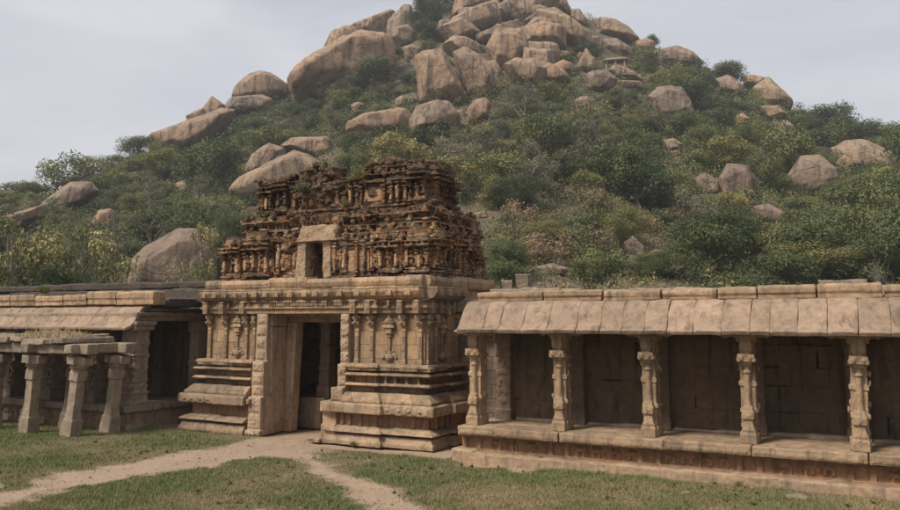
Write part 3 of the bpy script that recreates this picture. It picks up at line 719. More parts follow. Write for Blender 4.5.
def islands(me):
    bm = bmesh.new(); bm.from_mesh(me); bm.verts.ensure_lookup_table(); seen = set(); out = []
    for v in bm.verts:
        if v.index in seen: continue
        st_, isl = [v], []; seen.add(v.index)
        while st_:
            q = st_.pop(); isl.append(q)
            for e_ in q.link_edges:
                o_ = e_.other_vert(q)
                if o_.index not in seen: seen.add(o_.index); st_.append(o_)
        ix = {q.index: i for i, q in enumerate(isl)}; fs = {f_.index: f_ for q in isl for f_ in q.link_faces}
        nm = bpy.data.meshes.new('stucco_patch'); nm.from_pydata([q.co[:] for q in isl], [], [[ix[q.index] for q in f_.verts] for f_ in fs.values()])
        nm.polygons.foreach_set('use_smooth', np.ones(len(nm.polygons), dtype=bool)); nm.materials.append(me.materials[0])
        if len(isl) > 60: out.append(nm)
    bm.free(); return out
for k_ in islands(st): tp('stucco_patch', k_)
# --- upper storey
m = MB(); f = Face(m, 'f', 17.5); r_ = Face(m, 'r', -9.80)
m.box(-15.1, -9.8, 17.5, 18.9, 5.6, 6.3)
bands(f, -15.2, -9.7, [(5.62, 5.72, .18), (5.72, 5.80, .08), (5.80, 5.86, .16)]); bands(r_, 17.3, 18.9, [(5.62, 5.72, .18), (5.72, 5.80, .08), (5.80, 5.86, .16)])
m.box(-15.05, -14.3, 17.55, 18.3, 5.8, 6.62); shrine(f, -15.1, -14.75, 5.86, 6.4, .06, .12); shrine(f, -14.55, -14.2, 5.86, 6.42, .1, .12)
pil(f, -15.08, .04, .2, 5.85, 6.55)
m.box(-15.1, -14.7, 17.4, 18.1, 6.5, 6.66, .02); m.box(-14.6, -14.2, 17.4, 18.2, 6.5, 6.68, .02)
rubble(m, -15.1, -14.2, 17.4, 17.9, 6.68, 22, .09)
# masses that close the upper left and the back of the storey
m.box(-14.75, -13.9, 17.55, 18.3, 6.2, 6.82, .04); rubble(m, -14.8, -13.9, 17.4, 17.8, 6.8, 36, .1, .08); m.box(-15.35, -14.75, 17.45, 18.1, 6.6, 6.82, .04); m.box(-15.35, -14.9, 17.6, 18.1, 5.7, 6.7, .02); pil(f, -15.3, .045, .06, 5.86, 6.5); rubble(m, -15.4, -14.8, 17.4, 17.8, 6.82, 20, .08, .05)
m.box(-14.9, -10.0, 17.9, 18.6, 6.2, 6.72, .05); rubble(m, -14.8, -10.2, 17.7, 18.3, 6.74, 60, .11, .08)
for q in range(90):
    u = rnd.uniform(-15.1, -9.8); f.e(u, rnd.uniform(.02, .16), rnd.uniform(5.8, 6.7), rnd.uniform(.03, .07), .06, rnd.uniform(.03, .09))
for u in (-14.05, -12.75, -12.55, -12.1, -11.9): pil(f, u, .045, .14, 5.86, 6.45)
# central arched gable
m.ball((-13.25, 17.75, 6.35), (.72, .42, .78), 3); m.box(-14.0, -12.5, 17.45, 18.1, 5.8, 6.4)
for a in np.linspace(.15, math.pi-.15, 22): m.ball((-13.25+rnd.uniform(.55, .75)*math.cos(a), 17.45, 6.35+rnd.uniform(.6, .78)*math.sin(a)), (rnd.uniform(.05, .16), .14, rnd.uniform(.05, .13)), 1)
rubble(m, -14.1, -12.6, 17.25, 17.5, 6.5, 60, .09, .35); m.box(-14.1, -13.2, 17.5, 18.2, 6.4, 6.85, .05); m.box(-13.6, -12.8, 17.5, 18.2, 6.8, 7.0, .06); rubble(m, -14.2, -12.7, 17.4, 17.9, 6.88, 30, .1, .1)
for u in (-13.95, -13.75): pil(f, u, .045, .12, 5.86, 6.5)
figure(f, -13.55, .16, 5.9, .6); pil(f, -13.4, .05, .12, 5.9, 6.4); f.e(-12.95, .0, 6.2, .35, .2, .35)
rubble(m, -13.2, -12.4, 17.3, 17.6, 6.2, 30, .12, .3)
# low broken wall in the dip
m.box(-12.5, -11.6, 17.5, 18.3, 5.8, 6.55, .03); rubble(m, -12.5, -11.5, 17.35, 17.9, 6.5, 26, .11, .12); pil(f, -12.35, .05, .08, 5.85, 6.3)
f.b(-11.75, -11.0, -.1, .1, 5.86, 6.45); pil(f, -11.75, .04, .18, 5.86, 6.4); pil(f, -11.05, .04, .18, 5.86, 6.4); f.b(-11.8, -11.0, -.1, .22, 6.42, 6.5)
f.e(-11.4, .12, 6.15, .2, .05, .14)
m.box(-11.7, -10.2, 17.5, 18.5, 6.3, 6.78, .04)
for u in (-10.85, -10.65, -10.42): pil(f, u, .05, .16, 5.86, 6.45)
shrine(f, -10.28, -9.8, 5.86, 6.4, .14, .12); f.b(-10.95, -9.75, -.1, .22, 6.45, 6.53); f.b(-10.9, -9.8, -.1, .14, 6.55, 6.62)
m.box(-11.65, -10.2, 17.55, 18.3, 6.7, 6.9, .05); m.box(-11.3, -10.35, 17.6, 18.3, 6.85, 7.0, .05); rubble(m, -11.7, -9.9, 17.35, 17.7, 6.85, 70, .09, .12); rubble(m, -11.4, -10.3, 17.5, 18, 6.98, 26, .09, .05)
for z_ in (6.62, 6.78): f.b(-11.7, -9.85, -.1, .2, z_, z_+.05, .02)
for u in np.arange(-11.65, -9.9, .17): f.e(u, .16, 6.7+rnd.uniform(-.02, .06), .06, .06, .08)
shrine(r_, 17.5, 18.0, 5.86, 6.4, .1, .14); shrine(r_, 18.15, 18.6, 5.86, 6.3, .05, .12)
m.box(-10.4, -9.72, 17.7, 18.7, 6.4, 6.66, .03); m.box(-10.3, -9.62, 17.75, 18.6, 6.66, 6.78, .03); m.box(-10.2, -9.70, 17.8, 18.5, 6.78, 6.92, .03)
m.ball((-10.0, 18.1, 6.93), (.34, .36, .1), 2)
rubble(m, -11.8, -10.3, 17.35, 18.0, 6.72, 40, .1, .1); rubble(m, -10.3, -9.65, 17.4, 18.6, 6.6, 34, .1, .25); rubble(m, -10, -9.6, 17.6, 18.9, 6.0, 34, .1, .35)
rubble(m, -12.3, -9.7, 17.3, 17.45, 6.55, 24, .08, .1)
tp('upper_storey', wear(m.mesh('upper_storey', M_brick), .0145, .04, 3.2, .022, 12, .007, .068))
# niche over the doorway: plaster jambs, lintel panel, dark recess
m = MB(); m.box(-13.50, -13.20, 16.93, 17.3, 3.97, 4.97, .01); m.box(-12.66, -12.40, 16.96, 17.3, 3.97, 4.93, .03)
V = m.box(-13.5, -12.12, 16.84, 17.3, 4.93, 5.34, .03, (.22, 0)); m.ball((-12.7, 17.0, 5.26), (.45, .16, .1), 2); m.ball((-12.4, 17.0, 5.2), (.22, .16, .17), 2); m.ball((-13.25, 17.0, 5.12), (.22, .15, .15), 2)
tp('niche_frame', wear(m.mesh('niche_frame', M_plaster), .02, .03, 5, .012, 14))

# ------------------------------------------------------------------ pillars of the galleries
def gallery_pillar_mesh(seed, h=1.93):
    rs = random.Random(seed); m = MB()
    # rear shaft
    m.box(-.15, .15, .02, .36, 0, h); m.box(-.19, .19, -.02, .40, 0, .2); m.box(-.18, .18, .0, .38, 1.02, 1.1); m.box(-.17, .19, .0, .38, .55, .62); m.box(-.19, .19, -.02, .4, h-.5, h-.42); m.box(-.2, .2, -.02, .42, h-.12, h)
    for q in range(12): m.ball((rs.uniform(.12, .2)*rs.choice((-1, 1)), rs.uniform(.05, .3), rs.uniform(.25, h-.5)), (.035, .05, .07), 1)
    # front colonette
    m.box(-.16, .16, -.16, .14, 0, .18, .0); m.box(-.14, .14, -.14, .1, .18, .24); m.lathe((0, -.02, 0), [(.13, .24), (.09, .36), (.085, .42), (.12, .44), (.12, .56), (.10, .6), (.09, .66)], sq=True)
    m.ball((0, -.12, .5), (.05, .04, .06), 1)
    m.lathe((0, -.02, 0), [(.085, .62), (.075, .7), (.066, .78), (.062, 1.0), (.06, 1.24), (.085, 1.26), (.085, 1.29), (.06, 1.31), (.07, 1.36), (.1, 1.4), (.06, 1.42)], 10)
    m.box(-.11, .11, -.13, .1, 1.4, 1.46); m.box(-.17, .17, -.19, .12, 1.46, 1.6); 
    for s in (-1, 1): m.ball((s*.16, -.14, 1.5), (.045, .05, .06), 1); m.ball((s*.09, -.19, 1.53), (.05, .04, .06), 1)
    m.lathe((0, -.02, 0), [(.08, 1.6), (.12, 1.68), (.125, 1.8), (.10, 1.86), (.13, 1.9), (.13, h)], sq=True)
    m.box(-.22, .22, -.16, .38, h-.05, h+.06)
    return wear(m.mesh('pillar', M_gal), .0125, .012, 5, .005, 22)
def rear_pilaster_mesh(h=1.93):
    m = MB(); m.box(-.17, .17, -.12, .1, 0, h); m.box(-.2, .2, -.16, .1, 0, .22); m.box(-.2, .2, -.15, .1, h-.25, h); m.box(-.3, .3, -.2, .1, h-.02, h+.1)
    for q in range(16): m.ball((rnd.uniform(-.13, .13), -.12, rnd.uniform(.3, h-.3)), (.04, .03, .07), 1)
    for z in (.6, 1.0, 1.4): m.box(-.185, .185, -.14, .1, z, z+.07)
    return wear(m.mesh('wall_pilaster', M_shade), .016, .01, 5, .005, 22)
GPM = [gallery_pillar_mesh(i) for i in (1, 2, 3)]; RPM = rear_pilaster_mesh()

def eave_slab(x0, x1, prof, thick, mat, name='eave_slab'):
    """one curved sheet of stone; prof is (y, z) of the upper face from the roof to the lip"""
    m = MB(); rings = []; n = len(prof); dz = rnd.uniform(-.005, .005); dy = rnd.uniform(-.006, .006)
    top = [(y+dy, z+dz) for y, z in prof]
    bot = []
    for i, (y, z) in enumerate(top):
        a = top[max(i-1, 0)]; b = top[min(i+1, n-1)]; t_ = Vector((b[0]-a[0], b[1]-a[1])).normalized(); nn = Vector((-t_.y, t_.x)); 
        if nn.y > 0: nn = -nn
        k = thick*(1.0 if i < n-1 else .9); bot.append((y+nn.x*k, z+nn.y*k))
    loop = top+bot[::-1]; K = 7
    for k in range(K):
        x = x0+.001+(x1-x0-.002)*k/(K-1); sag = -.006*math.sin(math.pi*k/(K-1))*-1
        rings.append([m.bm.verts.new((x+(.01*math.sin(z*9+x0)), y, z+sag)) for y, z in loop])
    for a, b in zip(rings, rings[1:]):
        for i in range(len(loop)): m.bm.faces.new((a[i], b[i], b[(i+1) % len(loop)], a[(i+1) % len(loop)]))
    m.bm.faces.new(rings[0]); m.bm.faces.new(rings[-1][::-1])
    return wear(m.mesh(name, mat), .015, .014, 2.5, .004, 14)
def roof_stone(x0, x1, y0, y1, z0, z1, mat, name='parapet_block'):
    m = MB(); m.box(x0+.01, x1-.01, y0, y1, z0, z1, .012, (.015, .02)); m.box(x0+.01, x1-.01, y0-.02, y1, (z0+z1)/2-.01, z1-.03, .006)
    return wear(m.mesh(name, mat), .024, .02, 2., .008, 11)

# ------------------------------------------------------------------ right gallery
gr = empty('pillared_gallery', (-2, 17, 0)); tag(gr, 'long pillared stone gallery with curved slab eave and carved animal frieze, right of the gateway', 'gallery')
RI = Matrix.Translation((2, -17, 0))
def rp(name, me, parent=gr):
    o = link(name, me, parent); o.matrix_parent_inverse = RI if parent is gr else Matrix.Identity(4); return o
XL, XR = -7.95, 5.2
# foundation step
m = MB(); x = XL-.12; first = True
while x < XR:
    l = (.5 if first else rnd.uniform(1.4, 2.2)); zt = .24 if first else .19
    m.box(x+.006, min(x+l, XR), 15.42+rnd.uniform(-.03, .03)-(.06 if first else 0), 16.2, -.1, zt+rnd.uniform(-.012, .012), .01); x += l; first = False
m.box(XL-.12, XL+.4, 16.0, 18.3, -.1, .2, .01)
rp('foundation_step', wear(m.mesh('foundation_step', M_red), .025, .018, 2.5, .007, 12))
# carved frieze
m = MB(); m.box(XL+.05, XR, 15.72, 16.6, .12, .52); m.box(XL+.05, XR, 15.66, 15.8, .12, .225); m.box(XL+.05, XR, 15.67, 15.8, .46, .52)
m.box(XL+.05, XL+.4, 16, 18.2, .12, .52)
PX = [-7.72, -5.79, -3.98, -2.18, -.38, 1.45, 3.27, 5.05]
for px_ in PX:
    for q in (-.18, .16): m.box(px_+q-.05, px_+q+.05, 15.665, 15.8, .2, .5)
    m.box(px_+.9, px_+.94, 15.68, 15.8, .2, .5)
x = XL+.45
while x < XR-.3:
    if min(abs(x-p) for p in PX) > .3: animal(m, x, .245+rnd.uniform(-.01, .02), 15.715, rnd.uniform(1.0, 1.25), rnd.choice((0, 0, 1)), rnd.choice((-1, 1)))
    x += rnd.uniform(.3, .4)
rp('carved_frieze', wear(m.mesh('carved_frieze', M_rpan), .0135, .008, 4, .003, 22))
# floor slabs with moulded edge
for a, b in zip([XL-.02, -7.12, -5.72, -3.66, -2.12, -.27, 1.6, 3.4], [-7.12, -5.72, -3.66, -2.12, -.27, 1.6, 3.4, XR]):
    m = MB(); j = rnd.uniform(-.02, .02); zt = .705+rnd.uniform(-.01, .01)
    m.box(a+.006, b-.006, 15.48+j, 16.15, .52, zt, .004); m.box(a+.006, b-.006, 15.47+j, 15.6, .62, zt-.005, .003)
    x = a+.05
    while x < b-.06: m.box(x, x+.028, 15.462+j, 15.6, .565, .61); x += .06
    rp('floor_edge_slab', wear(m.mesh('floor_edge_slab', M_gal), .018, .014, 3, .005, 14))
m = MB(); y = 16.16
m.box(XL, XR, 16.1, 18.2, .3, .64)
for y0, y1 in ((16.16, 16.6), (16.6, 17.1), (17.1, 18.1)):
    x = XL
    while x < (XR if y0 < 17 else -7.3):
        l = rnd.uniform(.8, 1.6); m.box(x+.01, x+l-.01, y0+.01, y1, .6, .695+rnd.uniform(-.012, .012), .006); x += l
rp('floor', wear(m.mesh('floor', M_gal), .03, .012, 2.5, .006, 12))
# back wall, pilasters
m = MB(); m.box(-7.48, XR, 17.2, 17.5, .6, 2.8); z = .72; k = 0
for hh in (.42, .5, .36, .44, .34):
    x = -7.48
    while x < XR: l = rnd.uniform(.7, 1.7); m.box(x+.012, min(x+l, XR)-.012, 17.12+rnd.uniform(-.02, .02), 17.4, z+.011, z+hh-.011, .01); x += l
    z += hh
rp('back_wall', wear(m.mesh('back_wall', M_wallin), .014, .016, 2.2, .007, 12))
m = MB(); x = -7.3
while x < XR: l = rnd.uniform(.9, 1.5); m.box(x+.01, x+l, 17.0+rnd.uniform(-.015, .015), 17.2, .68, .76+rnd.uniform(-.02, .02), .008); x += l
rp('wall_footing', wear(m.mesh('wall_footing', M_grey), .03, .015, 3, .006, 12))
for px_ in [-7.55, -5.84, -4.03, -2.2, -.42, 1.4, 3.2]:
    o = rp('wall_pilaster', RPM); o.location = (px_, 17.05, .70)
for i, px_ in enumerate(PX):
    o = rp('pillar', GPM[i % 3]); o.location = (px_, 15.80, .70); o.scale = (.87, .9, 1); o.rotation_euler = (R(rnd.uniform(-.6, .6)), R([.4, -.3, 0, .6, 1.6, 0, 0, 0][i]), R([0, 1.5, -2, 1, 3, 0, 2, 0][i]))
# beams over the pillars with corbels
m = MB(); m.box(XL+.1, XR, 15.72, 16.1, 2.66, 2.9, .01); m.box(XL+.1, XR, 16.9, 17.3, 2.66, 2.95)
for px_ in PX:
    m.box(px_-.34, px_+.34, 15.70, 16.14, 2.60, 2.68, .01); m.box(px_-.2, px_+.2, 15.62, 17.1, 2.66, 2.9, .01)
    for s in (-1, 1): m.ball((px_+s*.36, 15.85, 2.63), (.07, .12, .06), 1); m.ball((px_+s*.45, 15.85, 2.66), (.08, .1, .05), 1)
rp('roof_beam', wear(m.mesh('roof_beam', M_grey), .022, .014, 3, .006, 14))
RP = [(16.02, 3.31), (15.86, 3.27), (15.72, 3.16), (15.60, 3.0), (15.51, 2.83), (15.42, 2.74), (15.36, 2.71)]
J = [-7.93, -7.35, -6.98-.0, -6.46, -5.91, -5.30, -4.82, -4.39, -3.94, -3.52, -3.04, -2.43-.1, -2.04, -1.70, -1.24, -.77, -.29, .2, .7, 1.2, 1.7, 2.2, 2.7, 3.2, 3.7, 4.2, 4.7, 5.2]
for a, b in zip(J, J[1:]): rp('eave_slab', eave_slab(a, b, RP, .10, M_eave))
m = MB(); m.box(XL+.1, XR, 15.85, 18.3, 2.92, 3.24, .01); m.box(XL+.1, XR, 15.75, 16.0, 2.85, 3.1); rp('roof', m.mesh('roof', M_roofc))
T = [-7.75, -4.9, -3.72, -2.66, -1.95, -.94, .12, 1.3, 2.3, 3.2, 4.3, 5.2]
T = [-7.75, -6.2]+T[1:]
for i, (a, b) in enumerate(zip(T, T[1:])): rp('parapet_block', roof_stone(a, b, 15.97+rnd.uniform(-.03, .03), 16.45, 3.29, [3.52, 3.53, 3.50, 3.50, 3.53, 3.55, 3.57, 3.54, 3.55, 3.5, 3.53, 3.5, 3.5][i], M_gal))

# ------------------------------------------------------------------ left gallery
gl = empty('pillared_gallery', (-24, 17, 0)); tag(gl, 'stone gallery with flared slab eave and open end bay, left of the gateway', 'gallery')
LI = Matrix.Translation((24, -17, 0))
def lp(name, me, parent=gl):
    o = link(name, me, parent); o.matrix_parent_inverse = LI if parent is gl else Matrix.Identity(4); return o
A0, A1 = -30., -17.72
m = MB(); m.box(A0, A1-.1, 15.42, 18.2, -.1, .44); m.box(A0, A1-.02, 15.36, 16, -.1, .12)
x = A0
while x < A1-.3: m.box(x, x+.06, 15.38, 15.5, .12, .42); x += rnd.uniform(.4, .7)
x = A0+.2
while x < A1-.3: animal(m, x, .14, 15.415, 1.1, rnd.choice((0, 1))); x += rnd.uniform(.3, .4)
lp('plinth', wear(m.mesh('plinth', M_red), .024, .014, 3, .005, 14))
x = A1
while x > A0:
    l = rnd.uniform(1.3, 2.1); m = MB(); m.box(x-l+.008, x-.008, 15.28+rnd.uniform(-.02, .02), 16.2, .44, .63, .006); lp('floor_edge_slab', wear(m.mesh('floor_edge_slab', M_grey), .024, .014, 3, .005, 14)); x -= l
m = MB(); m.box(A1-.9, A1+.01, 16.21, 18.5, .44, .62, .006); m.box(A0, A1-.4, 16.2, 18.2, .3, .61); lp('floor', wear(m.mesh('floor', M_grey), .03, .014, 3, .005, 14))
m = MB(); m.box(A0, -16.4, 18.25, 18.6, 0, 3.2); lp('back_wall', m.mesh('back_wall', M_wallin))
# broad carved corner pillar: two stepped piers side by side
m = MB()
m.box(-.32, .30, -.25, .35, 0, .1); m.box(-.30, .28, -.22, .32, .1, .3); m.box(-.33, .31, -.26, .36, .3, .36)
m.box(-.26, .08, -.18, .25, .3, 2.0); m.box(.02, .26, -.14, .3, .3, 2.0)
for z in (.48, .62, .98, 1.3, 1.62): m.box(-.29, .28, -.21, .33, z, z+.05)
for q in range(60): m.ball((rnd.uniform(-.24, .24), -.18, rnd.uniform(.4, 1.9)), (rnd.uniform(.02, .06), .03, rnd.uniform(.03, .08)), 1)
for q in range(30): m.ball((.27, rnd.uniform(-.1, .28), rnd.uniform(.4, 1.9)), (.03, rnd.uniform(.02, .06), rnd.uniform(.03, .08)), 1)
m.box(-.38, .36, -.28, .38, 2.0, 2.14); m.box(-.46, .42, -.3, .4, 2.14, 2.24)
CP = wear(m.mesh('pillar', M_grey), .016, .012, 5, .006, 20)
for x, y in ((A1+.02-.35, 15.72), (-19.6, 15.75), (-21.4, 15.75), (-23.2, 15.75), (-25, 15.75)):
    o = lp('pillar', CP); o.location = (x, y, .62); o.rotation_euler = (0, R(.5 if x > -18 else 0), 0)
for x in (-18.0, -19.7, -21.5, -23.3): o = lp('wall_pilaster', RPM); o.location = (x, 18.2, .62); o.scale = (1, 1, 1.15)
m = MB(); m.box(-.17, .17, -.2, .2, 0, 2.25); m.box(-.2, .2, -.24, .24, 0, .25); m.box(-.21, .21, -.24, .24, 1.9, 2.25); m.box(-.19, .19, -.22, .22, 1.0, 1.08)
for q in range(20): m.ball((rnd.uniform(-.15, .15), -.2, rnd.uniform(.4, 1.8)), (.04, .03, .07), 1)
o = lp('pillar', wear(m.mesh('pillar', M_grey), .018, .012, 5, .006, 20)); o.location = (A1-.22, 18.02, .62)
m = MB(); m.box(A1-.55, A1-.08, 15.5, 18.35, 2.86, 3.12, .012); m.box(A1-.5, A1-.0, 15.5, 18.35, 3.02, 3.12, .01); m.box(A0, A1-.3, 15.5, 15.9, 2.86, 3.1)
for y in np.arange(15.6, 18.3, .12): m.box(A1-.1, A1+.015, y, y+.05, 3.0, 3.1)
lp('roof_beam', wear(m.mesh('roof_beam', M_grey), .022, .014, 3, .006, 14))
m = MB(); m.box(A0, A1-.05, 15.75, 18.5, 3.13, 3.22, .01); lp('roof', m.mesh('roof', M_roofc))
LP_ = [(15.98, 3.33), (15.80, 3.31), (15.64, 3.20), (15.52, 3.02), (15.42, 2.86), (15.30, 2.74), (15.14, 2.70)]
x = A1-.02
for wd in (.42, .62, .66, .48, .85, .55, .95, .6, .7, .8, .6, .7, .8, .7, .8, .8):
    lp('eave_slab', eave_slab(x-wd, x, LP_, .09, M_eave)); x -= wd
T = [-17.3, -18.78, -19.98, -21.01, -22.28, -23.46, -24.6, -26, -27.5]
for b, a, h_ in zip(T, T[1:], [3.68, 3.70, 3.62, 3.60, 3.66, 3.64, 3.7, 3.66]): lp('parapet_block', roof_stone(a, b, 15.66, 16.1, 3.31, h_, M_gal))
# blackened slabs stacked on its roof behind
m = MB()
for i in range(9):
    x0 = -17.35-i*1.5; m.box(x0-1.48, x0, 16.3+rnd.uniform(-.05, .05), 17.5, 3.24, 3.52+rnd.uniform(-.03, .03), .02)
for i in range(8):
    x0 = -16.6-i*1.9; m.box(x0-1.88, x0, 17.3+rnd.uniform(-.05, .05), 18.7, 3.4, 3.78+rnd.uniform(-.03, .03), .02, (.02, .1))
lp('roof_slabs', wear(m.mesh('roof_slabs', M_black), .03, .03, 2, .012, 9))

# ------------------------------------------------------------------ enclosure walls
ew = empty('enclosure_wall', (-8.2, 18.5, 0)); tag(ew, 'grey block wall filling the gap between gateway and right gallery', 'wall')
m = MB(); z = 0; k = 0
while z < 3.1:
    hh = rnd.uniform(.34, .42); x = -9.4-.2*(k % 2)
    while x < 5.4:
        l = rnd.uniform(.5, .8) if x < -6.5 else 2.4; m.box(x+.006, x+l-.006, 18.3+rnd.uniform(-.015, .015), 18.9, z+.005, z+hh-.005, .006); x += l
    z += hh; k += 1
m.box(-9.1, -8.45, 18.05, 18.6, 2.5, 2.85, .02)
m.box(-9.4, -7.9, 18.0, 18.9, 3.1, 3.4, .02)
o = link('block_courses', wear(m.mesh('block_courses', M_pale), .028, .014, 2.5, .006, 12), ew); o.location = (0, 0, 0); o.matrix_parent_inverse = Matrix.Translation((8.2, -18.5, 0))
m = MB()
x = -8.3
for i in range(14):
    l = rnd.uniform(.3, 1.0); m.box(x, x+l, 17.6+rnd.uniform(0, .4), 18.4, 3.38, 3.38+rnd.uniform(.12, .32), .03); x += l*1.02
o = link('coping', wear(m.mesh('coping', M_pale), .03, .02, 2.5, .01, 12), ew); o.matrix_parent_inverse = Matrix.Translation((8.2, -18.5, 0))
m = MB(); m.box(-34, -16.9, 19.3, 20.0, 0, 3.98, .02)
for i in range(10): x0 = -34+i*1.75; m.box(x0+.01, x0+1.74, 19.15+rnd.uniform(-.03, .03), 20.1, 3.9, 4.12+rnd.uniform(-.03, .03), .015)
tag(link('enclosure_wall', wear(m.mesh('enclosure_wall', M_black), .04, .03, 2, .012, 9)), 'blackened stone wall top running behind the left gallery roof', 'wall')
for i, (x, y, z, s, lb) in enumerate([(-7.55, 18.2, 3.68, .34, 'tall pale upright stone on the wall beside the brick tower'), (-7.95, 18.1, 3.62, .26, 'pale squared stone against the foot of the brick tower'), (-7.1, 18.2, 3.62, .2, 'small pale stone lying on the wall, right of the tower')]):
    m = MB(); m.cbox((0, 0, s/2), (s, s*.7, s), .3*i, .1, .02); o = link('loose_stone', wear(m.mesh('loose_stone', M_pale), .02, .02, 3, .008, 12)); o.location = (x, y, z-.03)
    tag(o, lb, 'stone', 'loose stones on the wall top')
# ------------------------------------------------------------------ small pavilion
pv = empty('open_pavilion', (-19.6, 14.4, 0)); tag(pv, 'low open pavilion of leaning granite posts and flat roof slabs before the left gallery', 'pavilion')
PI_ = Matrix.Translation((19.6, -14.4, 0))
def post_mesh(seed):
    rs = random.Random(seed); m = MB()
    m.box(-.19, .19, -.19, .19, -.1, .42, .01, (.02, .02)); m.lathe((0, 0, .4), [(.16, 0), (.125, .1), (.115, .7), (.11, 1.15)], 8); m.lathe((0, 0, .4), [(.155, 0), (.13, .16), (.12, 1.2)], sq=True)
    m.box(-.15, .15, -.15, .15, 1.38, 1.62, .008); m.box(-.13, .13, -.13, .13, 1.6, 1.75)
    for dx, dy in ((1, 0), (-1, 0), (0, 1), (0, -1)):
        m.box(-.14+dx*.16, .14+dx*.16, -.14+dy*.16, .14+dy*.16, 1.80, 2.0, .01); m.box(-.1+dx*.1, .1+dx*.1, -.1+dy*.1, .1+dy*.1, 1.70, 1.82, .01)
    m.box(-.16, .16, -.16, .16, 1.72, 2.02)
    return wear(m.mesh('post', M_grey), .015, .012, 4, .006, 18)
PO = [post_mesh(1), post_mesh(2)]
for i, (x, y, ax, ay) in enumerate([(-18.1, 13.95, 0, 5.5), (-19.62, 13.88, 1, 3.5), (-17.95, 15.0, 0, 5.5), (-19.45, 14.9, 0, 4.5), (-21.1, 14.9, -1, 2), (-21.2, 13.9, 0, 3), (-22.8, 13.9, 0, 2), (-22.7, 14.9, 0, 2)]):
    o = link('post', PO[i % 2], pv); o.matrix_parent_inverse = PI_; o.location = (x, y, 0); o.rotation_euler = (R(ax), R(ay), R(rnd.uniform(-4, 4)))
def beam(x0, y0, x1, y1, z, w_=.36, h_=.25):
    m = MB(); L = math.hypot(x1-x0, y1-y0); m.cbox(((x0+x1)/2, (y0+y1)/2, z+h_/2), (L, w_, h_), math.atan2(y1-y0, x1-x0), 0, .015)
    o = link('roof_beam', wear(m.mesh('roof_beam', M_grey), .02, .018, 3, .006, 14), pv); o.matrix_parent_inverse = PI_
beam(-17.45, 13.95, -19.35, 13.9, 2.04); beam(-19.4, 13.9, -23.4, 13.85, 2.04); beam(-17.3, 15.0, -19.3, 14.95, 2.05); beam(-19.3, 14.95, -23.3, 14.9, 2.05)
beam(-17.9, 13.55, -17.75, 15.2, 2.06, .34, .24); beam(-19.52, 13.5, -19.3, 15.2, 2.06, .34, .24); beam(-21.1, 13.55, -21.0, 15.2, 2.06, .34, .24)
x = -18.15
for l in (.75, .9, .5, .85, .8, 1.0, .9):
    m = MB(); m.cbox((x-l/2, 14.4, 2.37+rnd.uniform(-.02, .03)), (l-.03, 1.6, .13), R(rnd.uniform(-3, 3)), R(rnd.uniform(-2, 2)), .03); m.cbox((x-l/2-.1, 14.5, 2.46), (l*.8, 1.2, .08), R(rnd.uniform(-8, 8)), 0, .03)
    o = link('roof_slab', wear(m.mesh('roof_slab', M_grey), .025, .03, 2.4, .012, 12), pv); o.matrix_parent_inverse = PI_; x -= l

# ------------------------------------------------------------------ boulders
def Z(ox, oy, s, pts): return [(ox+x/s, oy+y/s) for x, y in pts]
A = lambda *p: Z(220, 0, 3.925, p)
B = lambda *p: Z(400, 0, 3.644, p)
D = lambda *p: Z(540, 0, 3.925, p)
Eo = lambda *p: Z(600, 30, 1.96, p)
G = lambda *p: Z(0, 60, 2.127, p)
Q = lambda *p: Z(170, 140, 2.727, p)
